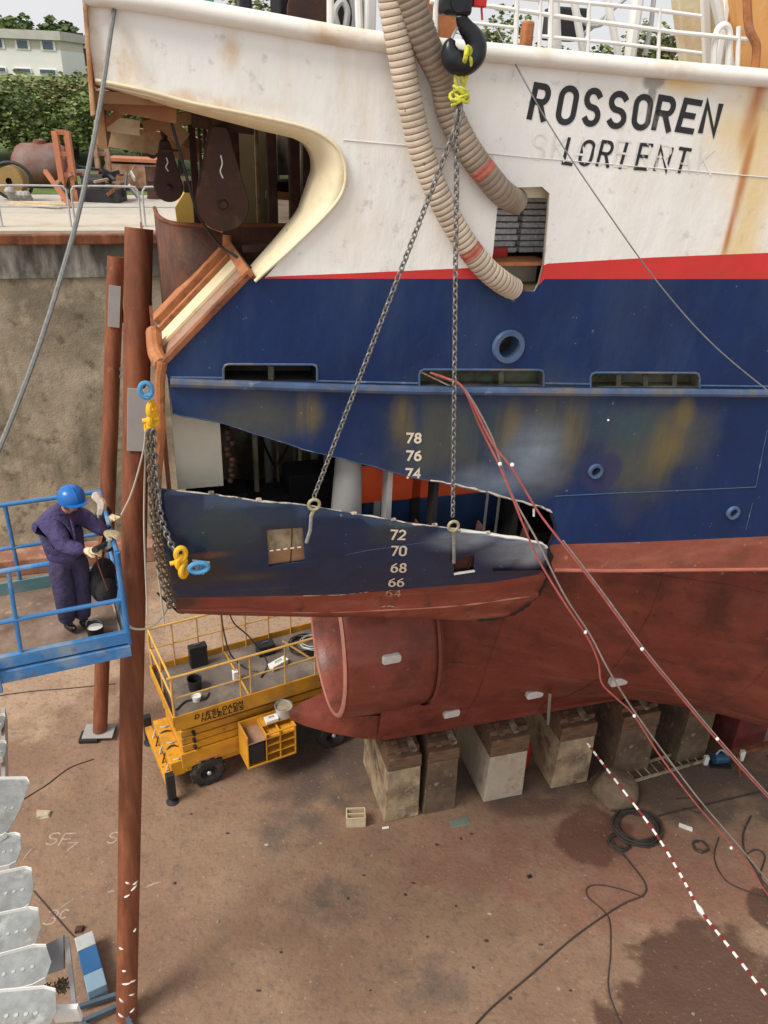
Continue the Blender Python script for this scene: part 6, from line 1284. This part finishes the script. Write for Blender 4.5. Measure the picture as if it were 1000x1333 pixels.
labs = ['quay railing hoop before the dark scrap pile, right of the thick cable', 'quay railing hoop beside the smaller hanging pulley block', 'quay railing hoop seen through the stern opening behind the rusty columns', 'quay railing hoop mostly hidden behind the cream locker', 'quay railing hoop seen past the dark columns at the opening corner']
for k in range(5): hoop(s93+.1+1.65*k, s93+1.65*(k+1), bq, labs[k])
def qthing(name, label, cat, px, py): return thing(name, label, cat, qp(px, py))
# rusty tank
tk = qthing('steel_tank', 'big rusty red and grey steel tank lying behind the quay railing', 'tank', 48, 246); c = qp(46, 247)+V((0, .9, .66)); ax = V((1, .25, 0)).normalized()
M_tank = M('tank_faded_red', (.20, .07, .05), .7, var=.2, vs=1.5, layers=[((.20, .19, .17), .9, .42, .6, .9), ((.40, .17, .12), 2, .55, .7, .6)])
MB().lathe([(r_*.74, h_*.78) for r_, h_ in [(0, -1.25), (.4, -1.2), (.75, -1.0), (.92, -.75), (.95, .7), (.8, .98), (.45, 1.15), (0, 1.2)]], c, ax, 30).build('shell', M_tank, tk)
for k in (-.6, .5): MB().box(c+ax*k*.8-V((0, 0, .58)), (.2, .9, .22)).build('saddle', M_rustd, tk, smooth=0)
MB().cyl(c+V((0, 0, .66)), c+V((0, 0, .78)), .20, 16).build('manhole', M_tank, tk)
# orange frame
def postframe(name, label, px0, px1, pyb, pyt, r, mt, cat='frame', cross=3):
    a0, a1 = qp(px0, pyb), qp(px1, pyb); hh = atY(px0, pyt, a0.y).z-QZ; t = thing(name, label, cat, (a0+a1)/2)
    for a in (a0, a1): MB().beam(a, a+V((-.03, 0, hh)), r, r).build('upright', mt, t, smooth=0)
    for k in range(cross): z = hh*(1-k*.3); MB().beam(a0+V((-.03*z/hh, 0, z-.03)), a1+V((-.03*z/hh, 0, z-.03)), r*.8, r*.8).build('cross_bar', mt, t, smooth=0)
    MB().beam(a0+V((0, 0, hh*.2)), a1+V((0, 0, hh*.6)), r*.5, r*.5).build('diagonal', mt, t, smooth=0); return t
M_of = M('orange_primer', (.46, .17, .09), .7, var=.15, vs=3)
postframe('upright_frame', 'tall orange steel frame standing right of the rusty tank', 85, 100, 262, 171, .16, M_of); postframe('upright_frame', 'brown upright steel frame behind the scrap pile', 132, 146, 250, 176, .14, M_tan, cross=2)
# scrap heap of distinct bars
rg = random.Random(21); sc_ = qthing('scrap_machine', 'dark scrap machinery and bars piled behind the quay railing', 'machine', 122, 262)
c = qp(122, 264)
for k in range(26):
    a = c+V((rg.uniform(-.9, .9), rg.uniform(0, 1.4), rg.uniform(.05, .9))); d = V((rg.uniform(-1, 1), rg.uniform(-.5, .5), rg.uniform(-.5, .6))).normalized()*rg.uniform(.3, .8)
    MB().beam(a, a+d, rg.uniform(.04, .12), rg.uniform(.04, .12)).build('bar', [M_blk, M_rustd, M_galv, M_rust, M_tan][k % 5], sc_, smooth=0)
MB().box(c+V((0, .5, .2)), (1.5, .8, .4)).build('skid', M_blk, sc_, smooth=0, bevel=.02); MB().cyl(c+V((-.4, .4, .5)), c+V((.2, .5, .5)), .26, 18).build('drum', M_blk, sc_)
c = qp(170, 250); fr3 = thing('flat_rack', 'orange flat rack with a grey crate, beyond the railing near the small pulley block', 'rack', c)
MB().box(c+V((0, .8, .95)), (1.7, 1.0, .1)).build('rack_top', M_of, fr3, smooth=0); MB().box(c+V((0, .8, .45)), (1.55, .9, .75)).build('crate', M_tan, fr3, smooth=0, bevel=.02); MB().box(c+V((0, .8, .04)), (1.7, 1, .08)).build('rack_base', M_blk, fr3, smooth=0)
c = qp(204, 258); MB_ = MB().lathe([(0, 0), (.3, 0), (.3, .03), (.28, .06), (.28, .5), (.3, .53), (.28, .56), (.28, .9), (.3, .95), (0, .95)], c, n=20); tag(MB_.build('oil_drum', M_rustd), 'dark rusty drum beside the orange flat rack on the quay', 'drum')
c = qp(16, 262); rl = thing('hose_reel', 'yellow hose reel with grey bundle at the left end of the quay', 'reel', c)
MB().tube([c+V((.6*cos(a), .2, .55+.5*sin(a))) for a in [2*pi*k/24 for k in range(24)]], .05, 8, closed=True).build('rim', M_blk, rl); MB().lathe([(.1, -.2), (.4, -.2), (.42, .2), (.1, .2)], c+V((0, .2, .55)), V((0, 1, 0)), 20).build('drum', M('ochre_reel', (.28, .18, .06), .7, var=.2), rl)
for k in range(9): MB().ball(c+V((.1+.14*(k % 4), -.1-.1*(k//4), .12+.1*(k//4))), V((.16, .14, .12)), 8).build('bundle', M('grey_bundle', (.34, .33, .31), .9, var=.3, vs=8), rl)
c = qp(44, 270); pk = thing('plank_pile', 'low pile of pale planks on the quay in front of the tank', 'planks', c)
for k in range(4): MB().box(c+V((.1*k, .12*k, .05+.05*(k % 2))), (1.6, .14, .05), Matrix.Rotation(.1*k-.1, 3, 'Z')).build('plank', M_pine, pk, smooth=0)
MB().beam(c+V((1.0, .2, .0)), c+V((.1, .9, .9)), .10, .10).build('leaning_bar', M_of, pk, smooth=0)
# vegetation
def leaves(mb, c, r, n, size, rg, nm_=3, flat=1.0):
    for k in range(n):
        a = V((rg.gauss(0, 1), rg.gauss(0, 1), rg.gauss(0, 1))).normalized(); rad = rg.random()**.35
        p = c+V((a.x*r.x, a.y*r.y, a.z*r.z))*rad*(1+.25*mnoise.noise(V((a.x, a.y, a.z))*2.3+c))
        nn = V((rg.uniform(-1, 1), rg.uniform(-1, 1), rg.uniform(.0, 1.3))).normalized(); x, y = frame(nn); s_ = size*rg.uniform(.6, 1.5)
        k0 = len(mb.v); mb.v += [p-x*s_, p+y*s_*.55, p+x*s_, p-y*s_*.55]; mb.f.append((k0, k0+1, k0+2, k0+3)); mb.m.append(rg.choices(range(4), (5, 4, 2, 3))[0] if nm_ == 4 else nm_)
def plant(name, label, cat, base, h, w_, n, seed, tones, clumps=9, size=.13, trunk=True, group=None):
    rg = random.Random(seed); t = thing(name, label, cat, base, group=group); mb = MB()
    for k in range(clumps):
        a = rg.uniform(0, 2*pi); q_ = rg.random()**.5; c = base+V((w_*.72*q_*cos(a), w_*.5*q_*sin(a), h*(.32+.5*rg.random()*(1.15-q_*.5))))
        m0 = len(mb.m); leaves(mb, c, V((w_*.36, w_*.33, h*.2))*rg.uniform(.7, 1.2), n//clumps, size, rg, 0)
        tone = rg.choice(tones)
        for i in range(m0, len(mb.m)): mb.m[i] = tone if rg.random() < .7 else rg.choice(tones)
    mb.build('crown' if trunk else 'foliage', M_leafs, t, smooth=0)
    tr_ = MB(); tr_.tube(spline([base, base+V((.1, 0, h*.25)), base+V((-.05, .1, h*.55))], 4), [h*.03]*5+[h*.02]*4, 8)
    for k in range(4): a = rg.uniform(0, 6.3); tr_.tube(spline([base+V((.05, 0, h*.3+.05*h*k)), base+V((w_*.25*cos(a), w_*.25*sin(a), h*.5)), base+V((w_*.45*cos(a), w_*.4*sin(a), h*.72))], 3), [h*.016]*3+[h*.008]*4, 6)
    tr_.build('trunk' if trunk else 'stems', M_bark, t); return t
GB = 'bushes beyond the quay'
bl = [(-30, 214, 4.2, 4.0, 'broad dark bush at the far left behind the tank', [1, 0]), (20, 212, 3.5, 3.2, 'rounded green bush directly behind the rusty tank', [0, 3]), (62, 208, 3.9, 3.2, 'tall leafy bush behind the orange frame', [0, 0, 2]), (100, 212, 3.9, 2.6, 'mid green bush just left of the bulwark end', [0, 1]),
      (140, 216, 4.0, 3.0, 'bush seen under the bulwark between the frames', [0, 3]), (185, 222, 3.6, 3.0, 'dark bush seen left of the small pulley block', [1, 0]), (235, 226, 3.8, 3.2, 'bush behind the small pulley block', [0, 1]), (290, 230, 3.8, 3.2, 'bush seen behind the large pulley block', [0, 3]), (360, 235, 3.8, 3.6, 'bush seen between the dark columns of the opening', [0, 1])]
for i, (x, y, h_, w_, lab, tn) in enumerate(bl): plant('bush', lab, 'bush', qp(x, y), h_, w_, 7500, 40+i, tn, 14, .095, False, GB)
ub = [(10, 150, 2.2, 3.4, 'dark bush in front of the white building, at the left edge', [1, 1, 0]), (45, 152, 2.6, 2.6, 'pale plume-like bush before the lower windows', [2, 2, 0]), (82, 150, 3.2, 3.4, 'dark bush at the right corner of the white building', [1, 0, 3]), (112, 150, 3.2, 3.0, 'olive bush by the small red-walled house', [3, 1])]
HZ = 10.6
def up_(px, Y, z): p = atY(px, 100, Y); return V((p.x, Y, z))
for i, (x, y, h_, w_, lab, tn) in enumerate(ub): plant('bush', lab, 'bush', up_(x, 52, HZ-1.4), h_, w_, 3600, 70+i, tn, 10, .13, False, 'bushes on the slope')
# grassy slope behind the bushes, rising to the houses
sl = MB(); rows = []
for Y, z in ((38, QZ-.05), (46, 9.6), (54, 10.5), (70, 11.6), (95, 12.2), (140, 14.5)): rows.append([V((X, Y+X*.2, z+.5*mnoise.noise(V((X*.05, Y*.05, 0))))) for X in range(-160, 221, 10)])
sl.grid(rows).build('grassy_slope', M_grass, smooth=60, kind='structure')
# white building
bd = thing('white_building', 'long white building with square blue-grey windows on the hill', 'building', up_(20, 78, 11.6), 0); BY = 78
def bz(py): return atY(40, py, BY).z
xr = atY(78, 60, BY).x; xl = xr-16; zt, zb = bz(39), 10.0
M_bw = M('building_white', (.78, .77, .74), .8, var=.04, vs=1); M_bg = M('building_grey', (.48, .46, .42), .85, var=.12, vs=1.5); M_bt = M('building_tan', (.62, .56, .50), .8, var=.06)
MB().box(((xl+xr)/2, BY+4, (bz(64)+zb)/2), (xr-xl, 8, bz(64)-zb)).build('wall', M_bw, bd, smooth=0); MB().box(((xl+xr)/2, BY+4.02, (bz(64)+bz(51))/2), (xr-xl-.04, 8, bz(51)-bz(64)-.004)).build('window_band', M_bt, bd, smooth=0)
MB().box(((xl+xr)/2, BY+3.9, (zt+bz(51))/2), (xr-xl+.5, 8.6, zt-bz(51)-.004)).build('roof_fascia', M_bg, bd, smooth=0)
for k in range(8):
    x = xr-1.0-2.15*k; f = MB().box((x, BY-.02, bz(58.5)), (1.25, .12, bz(52.5)-bz(65))).build('window', M_bw, bd, smooth=0); MB().box((x, BY-.09, bz(58)), (.85, .05, (bz(53.5)-bz(64)))).build('pane', M_glass, f, smooth=0)
    f = MB().box((x-.3, BY-.05, bz(92)), (1.5, .1, bz(89)-bz(95))).build('window', M_bw, bd, smooth=0); MB().box((x-.3, BY-.11, bz(92)), (1.3, .05, bz(90)-bz(94.5))).build('pane', M_glass, f, smooth=0)
h2_ = thing('small_house', 'small house with a red lower wall and dark window right of the white building', 'house', up_(98, 84, 11.5)); x0 = atY(82, 60, 84).x; x1 = atY(112, 60, 84).x; zz = lambda py: atY(97, py, 84).z
MB().box(((x0+x1)/2, 87, (zz(72)+9)/2), (x1-x0, 6, zz(72)-9)).build('wall', M('brick_house_red', (.36, .13, .10), .9), h2_, smooth=0); MB().box(((x0+x1)/2, 87.02, (zz(62)+zz(72))/2), (x1-x0-.05, 6, zz(62)-zz(72))).build('window', M_glass, h2_, smooth=0)
MB().box(((x0+x1)/2-.2, 87, zz(60.5)), (x1-x0+.4, 6.6, .22)).build('roof', M_bw, h2_, smooth=0); MB().box((x1-.7, 83.8, zz(64)), (1.2, .2, 2.6)).build('tower_panel', M_blk, h2_, smooth=0)
for k, x in enumerate((x0+.4, x1-1.6)): MB().box((x, 83.9, (zz(52)+zz(75))/2), (.14, .14, zz(52)-zz(75))).build('post', M_bw, h2_, smooth=0)
# trees behind the building and beyond the foredeck
TG = 'trees on the skyline'
tl = [(3, 92, 7.2, 3.5, 'dark treetop at the left edge above the white building roof'), (50, 100, 6.6, 2.2, 'low dark treetop rising over the middle of the white roof'), (66, 98, 6.9, 2.0, 'treetop over the right end of the white roof'), (84, 95, 6.6, 2.6, 'dark tree just right of the white building'), (101, 99, 5.6, 3.0, 'tree above the small red-walled house')]
for i, (x, Y, h_, w_, lab) in enumerate(tl): plant('tree', lab, 'tree', up_(x, Y, 11.3), h_, w_, 1400, 100+i, [1, 1, 0], 7, .3, True, TG)
tl = [(345, 70, 9.0, 4.5, 'treetop peeping over the gunwale left of the winch'), (380, 72, 8.6, 5, 'treetop behind the brown winch drum'), (650, 62, 8.0, 4.5, 'green treetop just right of the crane hook'), (700, 66, 6.6, 5, 'low tree behind the thin white mast legs'), (745, 66, 6.2, 5, 'low tree behind the rail hoop'), (790, 64, 6.6, 4.5, 'tree between the slanted white mast legs'), (835, 64, 7.8, 4.2, 'tree behind the thick white mast'), (872, 62, 8.6, 4.2, 'taller dark tree against the cream deckhouse')]
for i, (x, Y, h_, w_, lab) in enumerate(tl): plant('tree', lab, 'tree', up_(x, Y, 9.8), h_, w_, 2200, 120+i, [0, 1, 3], 9, .2, True, 'trees beyond the foredeck')
